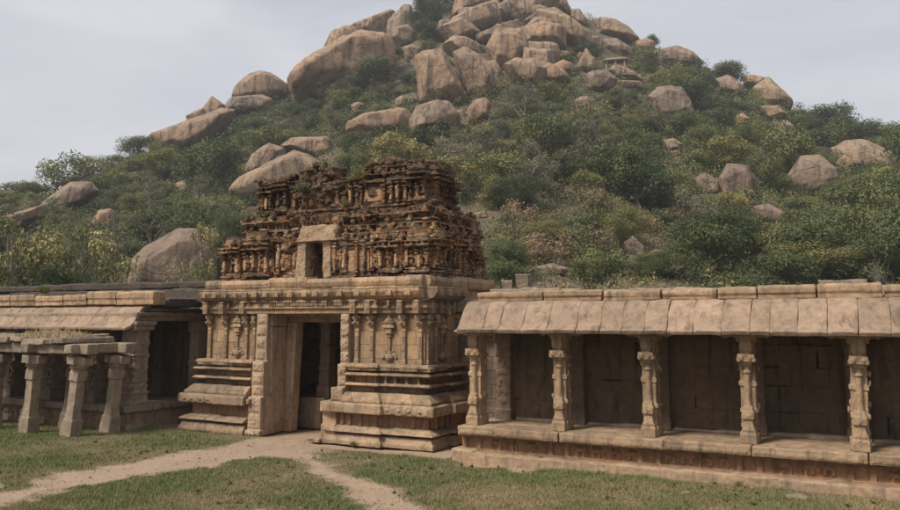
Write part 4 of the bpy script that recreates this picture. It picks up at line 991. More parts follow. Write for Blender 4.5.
# outline in the photograph, label, depth/width, extra distance in metres, grey?
BOULD = [
 (A((45,390),(60,350),(110,310),(155,293),(210,305),(250,330),(272,352),(272,385),(200,410),(60,410)), 'domed boulder with a dark hollow at its foot, on the hill\'s left shoulder', .9, 2),
 (A((5,445),(45,388),(100,388),(160,382),(205,400),(190,440),(100,455),(30,460)), 'low pale rock shelf under the domed boulder of the left shoulder', .9, 0),
 (A((262,320),(290,280),(340,250),(420,210),(480,165),(550,142),(630,145),(680,160),(695,200),(690,325),(600,358),(400,365),(275,362)), 'huge smooth rock slab streaked with dark stains, upper left of the hill', .7, 0),
 (A((415,175),(440,130),(490,108),(520,112),(548,138),(500,175),(465,195),(425,210)), 'rounded rock with a shaded underside resting on the huge streaked slab', .9, 8),
 (A((512,108),(600,85),(665,45),(683,50),(682,90),(655,145),(600,155),(545,150)), 'long sloping rock on the skyline above the huge streaked slab', .7, 10),
 (A((688,55),(720,28),(750,30),(780,150),(710,195),(660,160),(662,90)), 'tall rounded rock on the skyline left of the big dark bush', .8, 9),
 (A((515,412),(540,402),(565,412),(563,448),(520,458)), 'small round boulder perched left of the split boulder\'s foot', 1, 0),
 (A((498,485),(560,450),(700,428),(735,430),(747,460),(742,515),(600,528),(500,518)), 'long low whaleback boulder left of the split boulder', .7, -2),
 (A((690,390),(712,378),(735,388),(732,422),(695,424)), 'small squarish boulder beside the split boulder', 1, 1),
 (A((720,190),(760,180),(790,200),(785,245),(730,245)), 'small round rock in the scrub above the split boulder', 1, 3),
 (B((50,212),(80,190),(150,178),(172,200),(198,262),(235,330),(240,362),(200,388),(140,378),(72,385),(55,300)), 'left half of the giant split boulder near the hilltop', .8, -1),
 (B((186,190),(230,172),(300,204),(342,255),(357,310),(344,356),(290,368),(250,364),(222,290)), 'right half of the giant split boulder near the hilltop', .7, 1.5),
 (B((158,170),(200,138),(240,145),(290,172),(308,212),(270,222),(200,205)), 'flat weathered rocks capping the giant split boulder', .9, 5),
 (B((33,445),(60,395),(130,376),(180,383),(218,430),(200,478),(120,488),(40,498)), 'rounded boulder directly under the split boulder', .9, 0),
 (B((248,405),(270,368),(310,360),(332,385),(320,425),(270,458),(250,448)), 'upright boulder under the right end of the split boulder', 1, 0),
 (B((198,405),(230,402),(246,440),(215,450)), 'small rock wedged under the split boulder', 1, 2),
 (B((183,80),(200,30),(222,-50),(330,-60),(348,22),(280,50),(210,82)), 'upper half of the cracked summit boulder, right of the big dark bush', .9, 2),
 (B((168,135),(190,84),(280,54),(347,24),(367,75),(358,98),(300,122),(240,135)), 'lower half of the cracked summit boulder, right of the big dark bush', .9, 0),
 (B((276,138),(340,110),(430,84),(447,150),(410,168),(330,166),(285,158)), 'wedge of rock right below the cracked summit boulder', .8, 0),
 (B((378,30),(390,-50),(480,-60),(512,20),(522,82),(490,94),(430,86),(395,60)), 'peaked rock at the top of the picture, right of the cracked summit boulder', .8, 4),
 (B((463,108),(485,90),(540,92),(572,130),(575,165),(545,160),(470,158)), 'upper of two stacked blocks right of the wedge of rock', .9, 2),
 (B((468,158),(545,160),(575,170),(582,205),(560,235),(500,228),(470,195)), 'lower of two stacked blocks right of the wedge of rock', .9, 0),
 (B((376,242),(420,220),(500,223),(532,262),(500,315),(460,320),(415,295)), 'broad tilted boulder in the trees right of the split boulder', .8, 0),
 (B((463,207),(490,199),(517,220),(512,238),(470,230)), 'small boulder on top of the broad tilted boulder', 1, 2),
 (B((305,228),(350,222),(370,260),(362,315),(330,300)), 'narrow rock half hidden behind the split boulder\'s right side', .8, 6),
 (D((-40,-30),(60,-60),(92,5),(118,40),(110,62),(60,42),(0,25)), 'long sloping slab on the right skyline of the summit', .8, 6),
 (D((-10,50),(60,42),(130,88),(200,138),(212,185),(150,190),(100,160),(20,115)), 'wide grey weathered slab sloping below the summit skyline', .6, 2),
 (D((118,42),(155,38),(185,80),(182,105),(150,98),(122,72)), 'squat skyline rock between the summit slab and a bush', .9, 4),
 (D((210,90),(235,78),(290,88),(352,118),(387,162),(360,172),(300,145),(225,145)), 'long hump of rock on the skyline above the hill shrine', .8, 6),
 (D((243,162),(300,153),(352,190),(357,218),(300,222),(258,192)), 'pale slab sloping just above the hill shrine', .7, 3),
 (D((362,170),(420,153),(452,170),(442,205),(380,208)), 'rounded skyline rock right above the hill shrine', .9, 3),
 (D((462,205),(490,193),(540,188),(600,213),(632,243),(628,270),(560,262),(468,255)), 'long low skyline rock right of the hill shrine', .7, 2),
 (D((180,300),(210,288),(262,284),(302,315),(282,352),(240,368),(184,368)), 'blocky boulder below and left of the hill shrine', .9, 0),
 (D((252,288),(290,262),(340,268),(396,303),(400,322),(300,316)), 'flat topped boulder that carries the hill shrine', .9, 3),
 (D((298,318),(396,322),(402,348),(320,356)), 'low rock under the boulder that carries the hill shrine', .8, 1),
 (D((422,385),(460,353),(510,343),(562,350),(592,400),(600,455),(560,475),(470,470),(448,420)), 'large upright boulder with a pale streaked face below the hill shrine, to its right', .8, 0),
 (D((136,398),(165,381),(192,384),(207,407),(197,424),(142,440)), 'small round boulder alone in the trees below the hill shrine', 1, 0),
 (D((148,258),(180,193),(217,235),(222,268),(190,295),(150,285)), 'pointed rock left of the hill shrine', .9, 1),
 (D((48,262),(90,239),(127,255),(132,288),(60,295)), 'rounded boulder above the trees, left of the pointed rock', .9, 1),
 (D((-5,282),(30,249),(47,260),(102,285),(120,318),(60,336),(0,335)), 'low jumbled rock at the tree line, left of the pointed rock', .8, 0),
 (Eo((220,102),(250,91),(282,110),(280,130),(230,124)), 'low brown rock among bushes on the right skyline', .9, 0),
 (Eo((298,118),(330,94),(377,140),(372,154),(310,150)), 'pointed skyline rock at the right, the largest of its cluster', .9, 0),
 (Eo((280,95),(300,90),(330,97),(308,116),(284,110)), 'small rock leaning on the pointed skyline rock at the right', 1, 3),
 (Eo((308,152),(350,149),(364,165),(330,180)), 'low pale rock just below the pointed skyline rock', .8, 0),
 (Eo((260,172),(280,164),(294,175),(270,185)), 'small pale rock in bushes, left of the low pale rock', .8, 0),
 (Eo((336,182),(365,178),(382,190),(350,198)), 'flat rock in bushes under the low pale rock', .8, 0),
 (Eo((182,294),(205,282),(234,296),(238,326),(195,328)), 'rounded boulder touching the left side of the angular cut boulder', .9, 2),
 (Eo((234,292),(250,264),(290,269),(305,295),(301,332),(245,332)), 'angular cut boulder with a shaded front, mid slope on the right', .95, 0),
 (Eo((366,290),(395,251),(430,247),(460,273),(467,292),(440,325),(400,330),(368,312)), 'large pale slab faced boulder with a crack, on the right slope', .6, 0),
 (Eo((450,237),(480,219),(520,218),(582,245),(592,285),(540,275),(470,275)), 'long whaleback boulder at the right edge above a dark tree', .7, 6),
 (Eo((458,265),(480,244),(499,262),(485,285)), 'small wedge rock between the pale slab boulder and the whaleback', 1, 2),
 (Eo((303,347),(330,343),(372,365),(350,382),(310,376)), 'flat pale rock showing through bushes below the cut boulder', .8, 0),
 (Eo((113,216),(150,218),(160,236),(130,240)), 'small pale rock under the upright streaked boulder', .9, 0),
 (Eo((48,417),(65,404),(87,425),(90,450),(58,450)), 'grey tilted stone slab in dry grass above the gallery roof', .6, 0),
 (Eo((88,442),(110,429),(132,435),(127,452),(95,455)), 'low grey stone beside the tilted slab above the gallery roof', .8, 0),
 (Eo((27,433),(45,429),(52,445),(35,452)), 'small pinkish rock left of the tilted slab', 1, 0),
 (Eo((138,411),(165,403),(168,422),(145,424)), 'small pale rock behind the low grey stone', 1, 0),
 (G((396,120),(432,104),(438,125),(405,138)), 'small rock at the low end of the left skyline ridge', 1, 2),
 (G((413,132),(450,79),(480,100),(472,118),(440,136)), 'peaked boulder on the left skyline ridge', .9, 2),
 (G((318,165),(360,144),(430,134),(470,105),(502,112),(482,138),(445,165),(420,190),(380,200),(332,190)), 'long stepped outcrop along the left skyline ridge', .6, 0),
 (G((-30,350),(0,336),(60,318),(85,312),(90,335),(30,356),(-20,365)), 'low rock tongue entering at the left edge', .7, -6),
 (G((75,318),(110,290),(150,264),(190,263),(207,282),(182,300),(90,335)), 'smooth pale rock hump above the flowering shrubs, left', .7, 0),
 (G((193,352),(210,320),(235,317),(252,337),(238,362)), 'egg shaped rock behind the flowering shrubs, left', .9, 0),
 (G((258,490),(270,440),(320,395),(380,360),(430,360),(475,390),(480,470),(440,500)), 'big smooth boulder close behind the left gallery roof', .75, 0),
 (Q((200,98),(225,44),(270,12),(312,25),(318,60),(260,90),(215,100)), 'rounded boulder behind the brick tower, upper left of a pale slab', .8, 4),
 (Q((165,140),(200,100),(340,32),(372,45),(450,90),(460,130),(350,150),(200,165)), 'long pale slab sloping up behind the brick tower', .6, 0),
 (Q((300,22),(330,-4),(430,-4),(456,38),(452,72),(380,52),(340,32)), 'rounded pinkish boulder directly above the brick tower', .8, 4),
 (G((374,268),(395,257),(406,277),(385,288)), 'lone pale rock in the trees of the left slope', .9, 0),
 (Q((12,120),(40,110),(55,128),(45,142),(18,140)), 'small pale rock on the slope above the big smooth boulder', .9, 0),
 (Z(440, 100, 2.686, ((318,245),(335,234),(352,248),(350,268),(322,268))), 'small grey boulder in scrub right of the brick tower', 1, 0),
 (Z(440, 100, 2.686, ((590,110),(630,105),(652,122),(620,140),(595,128))), 'pale rock half buried in trees, mid right slope', .8, 0),
 (Z(440, 100, 2.686, ((615,140),(640,136),(650,150),(625,156))), 'small pinkish rock just under the half buried pale rock', 1, 0),
 (Z(440, 100, 2.686, ((90,305),(120,298),(130,318),(100,322))), 'flat grey rock right beside the brick tower\'s edge', .8, 0),
 (Z(440, 100, 2.686, ((250,450),(300,440),(345,452),(330,472),(260,478))), 'low pinkish rock in dry grass above the gallery\'s left end', .8, 0),
 (Z(440, 100, 2.686, ((130,318),(143,312),(150,325),(135,330))), 'little stone near the brick tower\'s edge', 1, 0),
]
def boulder(outline, label, depth, extra, k):
    rs = random.Random(100+k)
    xs = [p[0] for p in outline]; ys = [p[1] for p in outline]; cx = (min(xs)+max(xs))/2; yb = max(ys); top = min(ys)
    base, dist = place(cx, min(yb, 288)-1.5)
    dist += extra
    d0 = ray(cx, (yb+top)/2); hd = math.hypot(d0[0], d0[1]); fx, fy = d0[0]/hd, d0[1]/hd
    # vertical plane square to the line of sight at this distance
    def onp(x, y):
        d = ray(x, y); t = dist/(d[0]*fx+d[1]*fy); return np.array([d[0]*t, d[1]*t, H+d[2]*t])
    P = np.array([onp(x, y) for x, y in outline]); c = (P.max(0)+P.min(0))/2; P = c+(P-c)*(.985 if 'split boulder near' in label else 1.03 if 'huge smooth' in label else 1.09)
    gz = ground_at(c[0], c[1])
    wd = np.linalg.norm(P.max(0)[:2]-P.min(0)[:2]); hh = P[:, 2].max()-P[:, 2].min()
    T = max(min(wd, hh*1.8), .3)*depth*.5
    fw = np.array([fx, fy, 0.]); side = np.array([fy, -fx, 0.])
    bm = bmesh.new()
    for s, sc in ((0, 1.), (-.55, .92), (-1., .58), (.6, .86), (1.0, .5)):
        for p in P:
            q = c+(p-c)*sc*rs.uniform(.95, 1.02); q[2] -= 0 if s <= 0 else .04*hh
            q = q+fw*T*s*rs.uniform(.85, 1.12)
            if s < -.9: q[2] -= hh*.06*rs.random()
            bm.verts.new(q-c)
    for p in P:                                  # root it into the slope
        if p[2] < c[2]:
            q = p-c; bm.verts.new((q[0]*.9+fw[0]*T*.4, q[1]*.9+fw[1]*T*.4, q[2]-hh*.1))
    r = bmesh.ops.convex_hull(bm, input=bm.verts)
    bmesh.ops.delete(bm, geom=[g for g in set(r['geom_interior']+r['geom_unused']) if isinstance(g, bmesh.types.BMVert)], context='VERTS')
    bmesh.ops.recalc_face_normals(bm, faces=bm.faces)
    me = bpy.data.meshes.new('boulder'); bm.to_mesh(me); bm.free()
    S_ = max(wd, hh); grey = label.find('grey') >= 0 or k % 4 == 1
    me.materials.append(M_b2 if grey else M_b1)
    # fuse, soften the corners, roughen
    ob = bpy.data.objects.new('tmp', me); COL.objects.link(ob)
    m = ob.modifiers.new('r', 'REMESH'); m.mode = 'VOXEL'; m.voxel_size = S_/(64 if S_*805/dist > 40 else 34)
    s_ = ob.modifiers.new('s', 'SMOOTH'); s_.iterations = 4 if S_*805/dist > 40 else 3; s_.factor = .6
    dg = bpy.context.evaluated_depsgraph_get(); dg.update(); out = bpy.data.meshes.new_from_object(ob.evaluated_get(dg))
    COL.objects.unlink(ob); bpy.data.objects.remove(ob); bpy.data.meshes.remove(me); out.name = 'boulder'
    n = len(out.vertices); co = np.empty(n*3, dtype=np.float32); out.vertices.foreach_get('co', co); co = co.reshape(-1, 3)
    no = np.empty(n*3, dtype=np.float32); out.vertex_normals.foreach_get('vector', no); no = no.reshape(-1, 3)
    o_ = rs.uniform(0, 50); f1 = 2.2/S_; f2 = 6.5/S_; f3 = 18/S_; dd = np.empty(n)
    for i in range(n):
        x, y, z = co[i]
        a = noise.noise((x*f1+o_, y*f1, z*f1)); b = abs(noise.noise((x*f2+o_, y*f2, z*f2*.8))); e_ = noise.noise((x*f3, y*f3+o_, z*f3*.5))
        dd[i] = S_*(.026*a+.018*(b-.25)+.007*e_)
    co = co+no*dd[:, None]; out.vertices.foreach_set('co', co.astype(np.float32).ravel()); out.update()
    out.polygons.foreach_set('use_smooth', np.ones(len(out.polygons), dtype=bool))
    o = link('boulder', out, None, tuple(c)); tag(o, label, 'boulder', 'granite boulders on the hill')
    o['dist'] = dist
    return o
BD = [boulder(*b, k)['dist'] for k, b in enumerate(BOULD)]
SOLID = [(np.array(b[0]), d) for b, d in zip(BOULD, BD)]
# rocks crowding the summit and peeping out of the slopes
rk = random.Random(77); N0 = len(BOULD)
for q in range(84):
    if q < 52: px, py, w_ = rk.gauss(520, 66), rk.uniform(-4, 72), rk.choice((rk.uniform(9, 18), rk.uniform(26, 50)))
    else: px, py, w_ = rk.uniform(150, 900), rk.uniform(90, 250), rk.uniform(4, 10)
    if py < np.interp(px, [p[0] for p in SK], [p[1] for p in SK])+3: continue
    if abs(px-616) < 26 and 35 < py < 92: continue
    if abs(px-458) < 44+w_/2 and 56 < py < 112: continue
    n_ = rk.randint(4, 6); a0 = rk.random()*6; h_ = w_*rk.uniform(.5, .85)
    boulder([(px+w_/2*math.cos(a0+2*math.pi*i/n_)*rk.uniform(.8, 1.1), py+h_/2*math.sin(a0+2*math.pi*i/n_)*rk.uniform(.8, 1.1)) for i in range(n_)], 'smaller rock, one of the many crowding between the summit\'s great boulders' if q < 52 else 'small rock, one of the few peeping out of the slope\'s greenery', .9, 0, N0+q)['group'] = 'summit filler rocks' if q < 52 else 'rocks peeping out of the slope'

# hill shrine: flat roof on four posts, on its own boulder
pt = D((298, 272))[0]; base, dist = place(*D((300, 352))[0]); dist += 1.5
d = ray(*pt); t = dist/math.hypot(d[0], d[1]); sp = np.array([d[0]*t, d[1]*t, H+d[2]*t])
sh = empty('hill_shrine', tuple(sp), R(12)); tag(sh, 'tiny open stone shrine with flat roof on posts, perched on a hilltop boulder', 'shrine')
u = dist/805
for x, y in ((-9*u, -4*u), (0, -4*u), (9*u, -4*u), (-9*u, 5*u), (9*u, 5*u)):
    m = MB(); m.box(-1.*u, 1.*u, -1.*u, 1.*u, -3*u, 8*u, .02); m.box(-1.5*u, 1.5*u, -1.3*u, 1.3*u, 7*u, 8.2*u, .02); o = link('post', m.mesh('post', M_grey), sh); o.location = (x, y, 0)
m = MB(); m.box(-12*u, 12*u, -7*u, 8*u, 8.2*u, 9.6*u, .05); m.box(-9*u, 9*u, -5*u, 6*u, 9.6*u, 11*u, .08); link('roof', m.mesh('roof', M_grey), sh)

# ------------------------------------------------------------------ vegetation
def leaf_cloud(centres, radii, n, size, rs, flat=.0, up=.35):
    """n small leaves gathered in clumps; returns vertices, quads, one random value per leaf"""
    C_ = np.asarray(centres); r_ = np.asarray(radii); wts = r_**2; wts = wts/wts.sum(); idx = rs.choice(len(C_), n, p=wts)
    d = rs.normal(size=(n, 3)); d /= np.linalg.norm(d, axis=1)[:, None]
    rad = rs.rand(n)**.45*1.08
    p = C_[idx]+d*(rad*r_[idx])[:, None]*np.array([1, 1, .72])
    nrm = d*1.0+rs.normal(size=(n, 3))*.55; nrm[:, 2] += up; nrm /= np.linalg.norm(nrm, axis=1)[:, None]
    a = np.cross(nrm, rs.normal(size=(n, 3))); a /= np.linalg.norm(a, axis=1)[:, None]; b = np.cross(nrm, a)
    s = (size*rs.uniform(.6, 1.4, n))[:, None]
    v = np.stack([p-a*s*.8, p+b*s*.42+nrm*s*.1, p+a*s*.8, p-b*s*.42+nrm*s*.1], 1).reshape(-1, 3)
    f = np.arange(n*4).reshape(-1, 4); clump = rs.rand(len(C_))[idx]
    return v, f, np.clip(.55*clump+.45*rs.rand(n), 0, 1)
def crown_mesh(name, centres, radii, n, size, mat, seed):
    v, f, q = leaf_cloud(centres, radii, n, size, np.random.RandomState(seed)); me = mesh_np(name, v, f, mat)
    a = me.attributes.new('leafvar', 'FLOAT', 'POINT'); a.data.foreach_set('value', np.repeat(q, 4).astype(np.float32)); return me
def trunk_mesh(centres, radii, h0, r0, seed, twig=0, bush=False):
    rs = random.Random(seed); m = MB(); 
    stems = 1 if not bush else 3
    top = Vector((rs.uniform(-.05, .05), rs.uniform(-.05, .05), h0))
    if not bush: m.tube([(0, 0, -.15), (top.x*.4, top.y*.4, h0*.5), tuple(top)], [r0*1.3, r0, r0*.8], 7)
    for c, r in zip(centres, radii):
        c = Vector(c); s = top if not bush else Vector((rs.uniform(-.05, .05), rs.uniform(-.05, .05), -.1))
        mid = s.lerp(c, .5)+Vector((rs.uniform(-.08, .08), rs.uniform(-.08, .08), rs.uniform(-.02, .08)))
        m.tube([tuple(s), tuple(mid), tuple(c)], [r0*.5, r0*.33, r0*.14], 5)
        for _ in range(twig):
            e = c+Vector((rs.uniform(-1.4, 1.4), rs.uniform(-1.4, 1.4), rs.uniform(-.5, 1.5)))*r*.75; m.tube([tuple(c.lerp(mid, rs.random()*.6)), tuple(e)], [r0*.16, r0*.05], 4)
    return m.mesh('trunk', M_bark)
def blobs(seed, n, rx, rz, zc, rmin, rmax):
    rs = random.Random(seed); C_, r_ = [], []
    for i in range(n):
        a = rs.uniform(0, 2*math.pi); k = math.sqrt(rs.random()); z = rs.uniform(-1, 1)
        q = math.sqrt(max(0, 1-z*z*.8)); C_.append((rx*k*q*math.cos(a), rx*k*q*math.sin(a), zc+rz*z)); r_.append(rs.uniform(rmin, rmax))
    return C_, r_
# unit trees: crown about 1 wide overall (radius .5), scaled by the placing code
KIND = {}
def kind(nm, leaf, n, cnt, size, rx, rz, zc, rmin, rmax, h0, r0, seeds, twig=0, bush=False):
    L = []
    for s in seeds:
        c, r = blobs(s, n, rx, rz, zc, rmin, rmax); L.append((crown_mesh('crown', c, r, cnt, size, leaf, s), trunk_mesh(c, r, h0, r0, s, twig, bush)))
    KIND[nm] = L
kind('dark', L_dark, 20, 6000, .0215, .36, .22, .42, .13, .21, .2, .025, (1, 2, 3))
kind('mid', L_mid, 18, 5400, .022, .35, .2, .40, .12, .2, .2, .022, (4, 5, 6))
kind('yellow', L_yel, 16, 4600, .022, .34, .22, .42, .11, .19, .2, .02, (7, 8))
kind('grey', L_grey, 14, 2600, .021, .36, .24, .5, .1, .19, .25, .018, (9, 10), 4)
kind('thin', L_grey, 9, 700, .019, .3, .3, .6, .08, .15, .35, .02, (11, 12), 9)
kind('bush', L_mid, 12, 3400, .026, .38, .13, .2, .13, .2, .05, .016, (13, 14, 15), 0, True)
kind('dbush', L_dark, 12, 3400, .026, .38, .13, .2, .13, .2, .05, .016, (16, 17), 0, True)
kind('dry', L_dry, 10, 1700, .022, .36, .14, .2, .12, .2, .05, .012, (18, 19), 5, True)
kind('bigdark', L_dark, 34, 26000, .0125, .38, .22, .40, .10, .18, .2, .02, (20, 21))
kind('bigyel', L_yel, 26, 16000, .0125, .36, .22, .40, .09, .17, .15, .02, (22,), 2)
kind('flower', L_flow, 34, 3600, .017, .40, .24, .48, .06, .13, .2, .014, (23, 24), 6)
kind('spray', L_flow, 26, 1500, .015, .42, .26, .45, .06, .12, .1, .01, (26,), 9)
kind('bare', L_flow, 14, 520, .013, .40, .26, .5, .08, .14, .2, .014, (25,), 12)
NT_ = {'n': 0}
def tree(k, x, y, z, s, label, group, cat='tree', name='tree', sz=1., v=None):
    cr__, tr__ = KIND[k][(v if v is not None else rnd.randrange(9)) % len(KIND[k])]
    o = empty(name, (x, y, z-.02*s), rnd.uniform(0, 6.28)); o.scale = (s, s, s*sz*rnd.uniform(.92, 1.08))
    link('crown' if cat == 'tree' else 'foliage', cr__, o); link('trunk' if cat == 'tree' else 'stems', tr__, o)
    tag(o, label, cat, group); NT_['n'] += 1
    return o
def tree_px(k, px, py, wpx, label, group=None, cat='tree', name='tree', sz=1., rmin=33., v=None):
    """stand one on the hill where the line through (px, py) meets it, wpx wide as seen"""
    p, r = place(px, py, rmin); s = wpx*r/805*1.1
    return tree(k, p[0], p[1], p[2], s, label, group, cat, name, sz, v)
GT = 'trees on the boulder hill'; GS = 'shrubs on the boulder hill'
NAMED = [
 ('mid', 503, 62, 30, 'green shrub squeezed beside the right half of the split boulder', 'shrub', .8), ('dark', 524, 54, 22, 'dark shrub in the gap below the wedge of rock', 'shrub', .8), ('mid', 566, 66, 22, 'green shrub between the stacked blocks and the pointed rock', 'shrub', .8), ('grey', 484, 56, 18, 'greyish shrub on top behind the split boulder', 'shrub', .8),
 ('bigdark', 430, 33, 46, 'very dark dense bush between two summit rocks', 'shrub', 1.1), ('dark', 317, 62, 18, 'small dark bush on the skyline at the edge of the huge streaked slab', 'shrub', 1),
 ('bigdark', 866, 226, 88, 'broad dark tree spreading in front of the pale slab boulder, right', 'tree', .7), ('bigdark', 722, 266, 104, 'large dark leafy tree above the gallery, in front of the cut boulder', 'tree', .68),
 ('bigyel', 628, 250, 52, 'rounded yellow green tree in dry grass above the gallery', 'tree', 1.05), ('bigdark', 508, 280, 52, 'dense deep green bush right of the brick tower', 'shrub', 1.),
 ('bigdark', 518, 213, 70, 'dark spreading tree on the slope right of the brick tower', 'tree', .7), ('bigyel', 545, 250, 62, 'olive green bush above the deep green bush, right of the tower', 'shrub', .7),
 ('dark', 652, 50, 16, 'small dark tree on the skyline beside the hill shrine', 'tree', 1.3), ('mid', 830, 136, 58, 'leafy tree topping the right skyline', 'tree', .7), ('dark', 880, 148, 46, 'dark tree on the skyline at the right edge', 'tree', .7),
 ('bigyel', 800, 283, 110, 'bright green bush just above the gallery roof, right', 'shrub', .45), ('bigdark', 660, 285, 60, 'dark green shrub rising above the gallery parapet', 'shrub', .7),
 ('mid', 272, 160, 56, 'mid green tree left of the rounded boulder behind the tower', 'tree', .8), ('mid', 590, 284, 44, 'broad leaved shrub above the gallery roof, near its left end', 'shrub', .8),
 ('dark', 375, 92, 50, 'dark tree growing against the huge streaked slab', 'tree', .9), ('grey', 352, 98, 36, 'grey green thin tree in front of the huge streaked slab', 'tree', 1),
 ('thin', 92, 182, 38, 'bare twiggy tree on the left skyline', 'tree', .8), ('thin', 45, 196, 40, 'thin bare tree low on the left skyline', 'tree', .6),
 ('dark', 140, 150, 44, 'dark rounded tree on the left skyline below the ridge', 'tree', .8), ('dark', 20, 205, 50, 'low dark tree at the far left skyline', 'tree', .5), ('mid', 115, 172, 46, 'mid green tree stepping down the left skyline', 'tree', .7),
 ('yellow', 470, 78, 20, 'small bright bush among rocks right of the split boulder', 'shrub', .8),
]
for k, px, py, wp, lb, ct, sz in NAMED:
    tree_px(k, px, py, wp, lb, GT if ct == 'tree' else GS, ct, 'hillside_tree' if ct == 'tree' else 'shrub', sz)
# plants that stand close behind the temple, from their own ground positions
NEAR = [('flower', 20, 226, 40, 130, 'yellow flowering shrub tree at the left edge behind the gallery'), ('flower', 84, 230, 42, 104, 'yellow flowering shrub tree in front of the rock hump, left'),
 ('spray', 184, 266, 44, 56, 'pale yellow shrub spread across the big smooth boulder'), ('flower', 112, 254, 46, 36, 'flowering shrub between the egg shaped rock and big smooth boulder'),
 ('bigdark', 60, 278, 39, 70, 'dark green bush filling the gap behind the left gallery roof'), ('bigdark', 100, 282, 43, 36, 'dark bush left of the big smooth boulder'), ('bigdark', 5, 285, 38, 60, 'dark bush low at the left edge behind the gallery'),
 ('bare', 888, 262, 40, 74, 'bare twiggy shrub with pale leaves at the right edge'), ('flower', 208, 222, 62, 44, 'yellowish tree left of the brick tower top'), ('bigdark', 233, 215, 66, 50, 'green tree just left of the brick tower'),
 ('bare', 75, 225, 45, 80, 'open twiggy tree among the flowering shrubs, left')]
for k, px, py, r, wp, lb in NEAR:
    d = ray(px, py); t = r/math.hypot(d[0], d[1]); x, y, zc = d[0]*t, d[1]*t, H+d[2]*t; s = wp*r/805; z = ground_at(x, y)
    hgt = max(zc-z+s*.25, s*.6)       # crown top a quarter of its width over the aimed point
    o = tree(k, x, y, z, s, lb, 'shrubs behind the galleries', 'shrub' if 'shrub' in lb or 'bush' in lb else 'tree', 'flowering_shrub' if k == 'flower' else 'shrub' if 'tree' not in lb else 'slope_tree'); o.scale[2] = hgt/(.86 if k in ('flower', 'bare', 'thin') else .78)
def covers(px, py, hpx, r):
    for P, d in SOLID:
        cx, cy = P.mean(0); w_ = np.ptp(P[:, 0])*.5; h_ = np.ptp(P[:, 1])*.5
        if abs(px-cx) < w_+hpx*.45 and py > cy-h_*.8 and py-hpx*1.15 < cy+h_*.4 and r < d+6: return True
    return False
rr = random.Random(5); spots = []; tries = 0
LBL = {'dark': 'dark green tree, one of the many close set on the slope', 'mid': 'mid green tree, one of the many close set on the slope', 'yellow': 'yellow green tree among the darker ones of the slope', 'grey': 'grey green open tree among the fuller ones of the slope',
       'thin': 'thin bare tree with pale stems among the slope\'s leafy trees', 'bush': 'low green bush of the many between the slope\'s trees', 'dbush': 'low dark bush of the many between the slope\'s trees', 'dry': 'dry brown bush in the dead grass of the slope'}
CNT = {}
while len(spots) < 760 and tries < 40000:
    tries += 1
    px = rr.uniform(-40, 940); sky_y = float(np.interp(px, [p[0] for p in SK], [p[1] for p in SK])); py = sky_y+3+(292-sky_y)*rr.random()**1.0
    p, r = place(px, py)
    rocky = max(0, 1-math.hypot((px-500)/150, (py-25)/75)); 
    if rr.random() < rocky*1.05: continue
    if 205 < px < 490 and py > 200: continue        # nothing of it shows behind the tower
    drygap = 490 < px < 690 and 215 < py < 292
    if drygap and rr.random() < .55: continue
    u_ = rr.random()
    if drygap: k = 'dry' if u_ < .5 else 'bush' if u_ < .8 else 'mid'
    elif 400 < px < 640 and 105 < py < 210: k = 'grey' if u_ < .28 else 'thin' if u_ < .45 else 'yellow' if u_ < .6 else 'mid' if u_ < .8 else 'dark'
    elif px > 640: k = 'dark' if u_ < .42 else 'mid' if u_ < .68 else 'dbush' if u_ < .85 else 'yellow' if u_ < .92 else 'grey'
    else: k = 'dark' if u_ < .3 else 'mid' if u_ < .58 else 'bush' if u_ < .68 else 'yellow' if u_ < .78 else 'grey' if u_ < .92 else 'thin'
    if CNT.get(k, 0) >= (95 if k == 'dark' else 85 if k == 'mid' else 75 if k in ('bush', 'dbush', 'dry') else 45): continue
    s = rr.uniform(4.8, 7.5) if rr.random() < .5 else rr.uniform(7.5, 12.5)*(1 if k not in ('bush', 'dbush', 'dry') else .7)*(1+.25*(r > 120)); wpx = s*805/r
    if r < 60: s *= .75
    if px < 230 and py > 235 and r < 62: continue
    if any((px-a)**2+((py-b)*1.9)**2 < ((wpx+c)*.19)**2 for a, b, c in spots): continue
    if covers(px, py, wpx*.6, r): continue
    spots.append((px, py, wpx)); CNT[k] = CNT.get(k, 0)+1
    shr = k in ('bush', 'dbush', 'dry')
    tree(k, p[0], p[1], p[2], s, LBL[k], ('low bushes' if shr else 'close set trees')+' of the slope, '+k.replace('dbush', 'dark'), 'shrub' if shr else 'tree', 'slope_shrub' if shr else 'slope_tree', rr.uniform(.75, 1.05))
print('trees', len(spots), CNT)
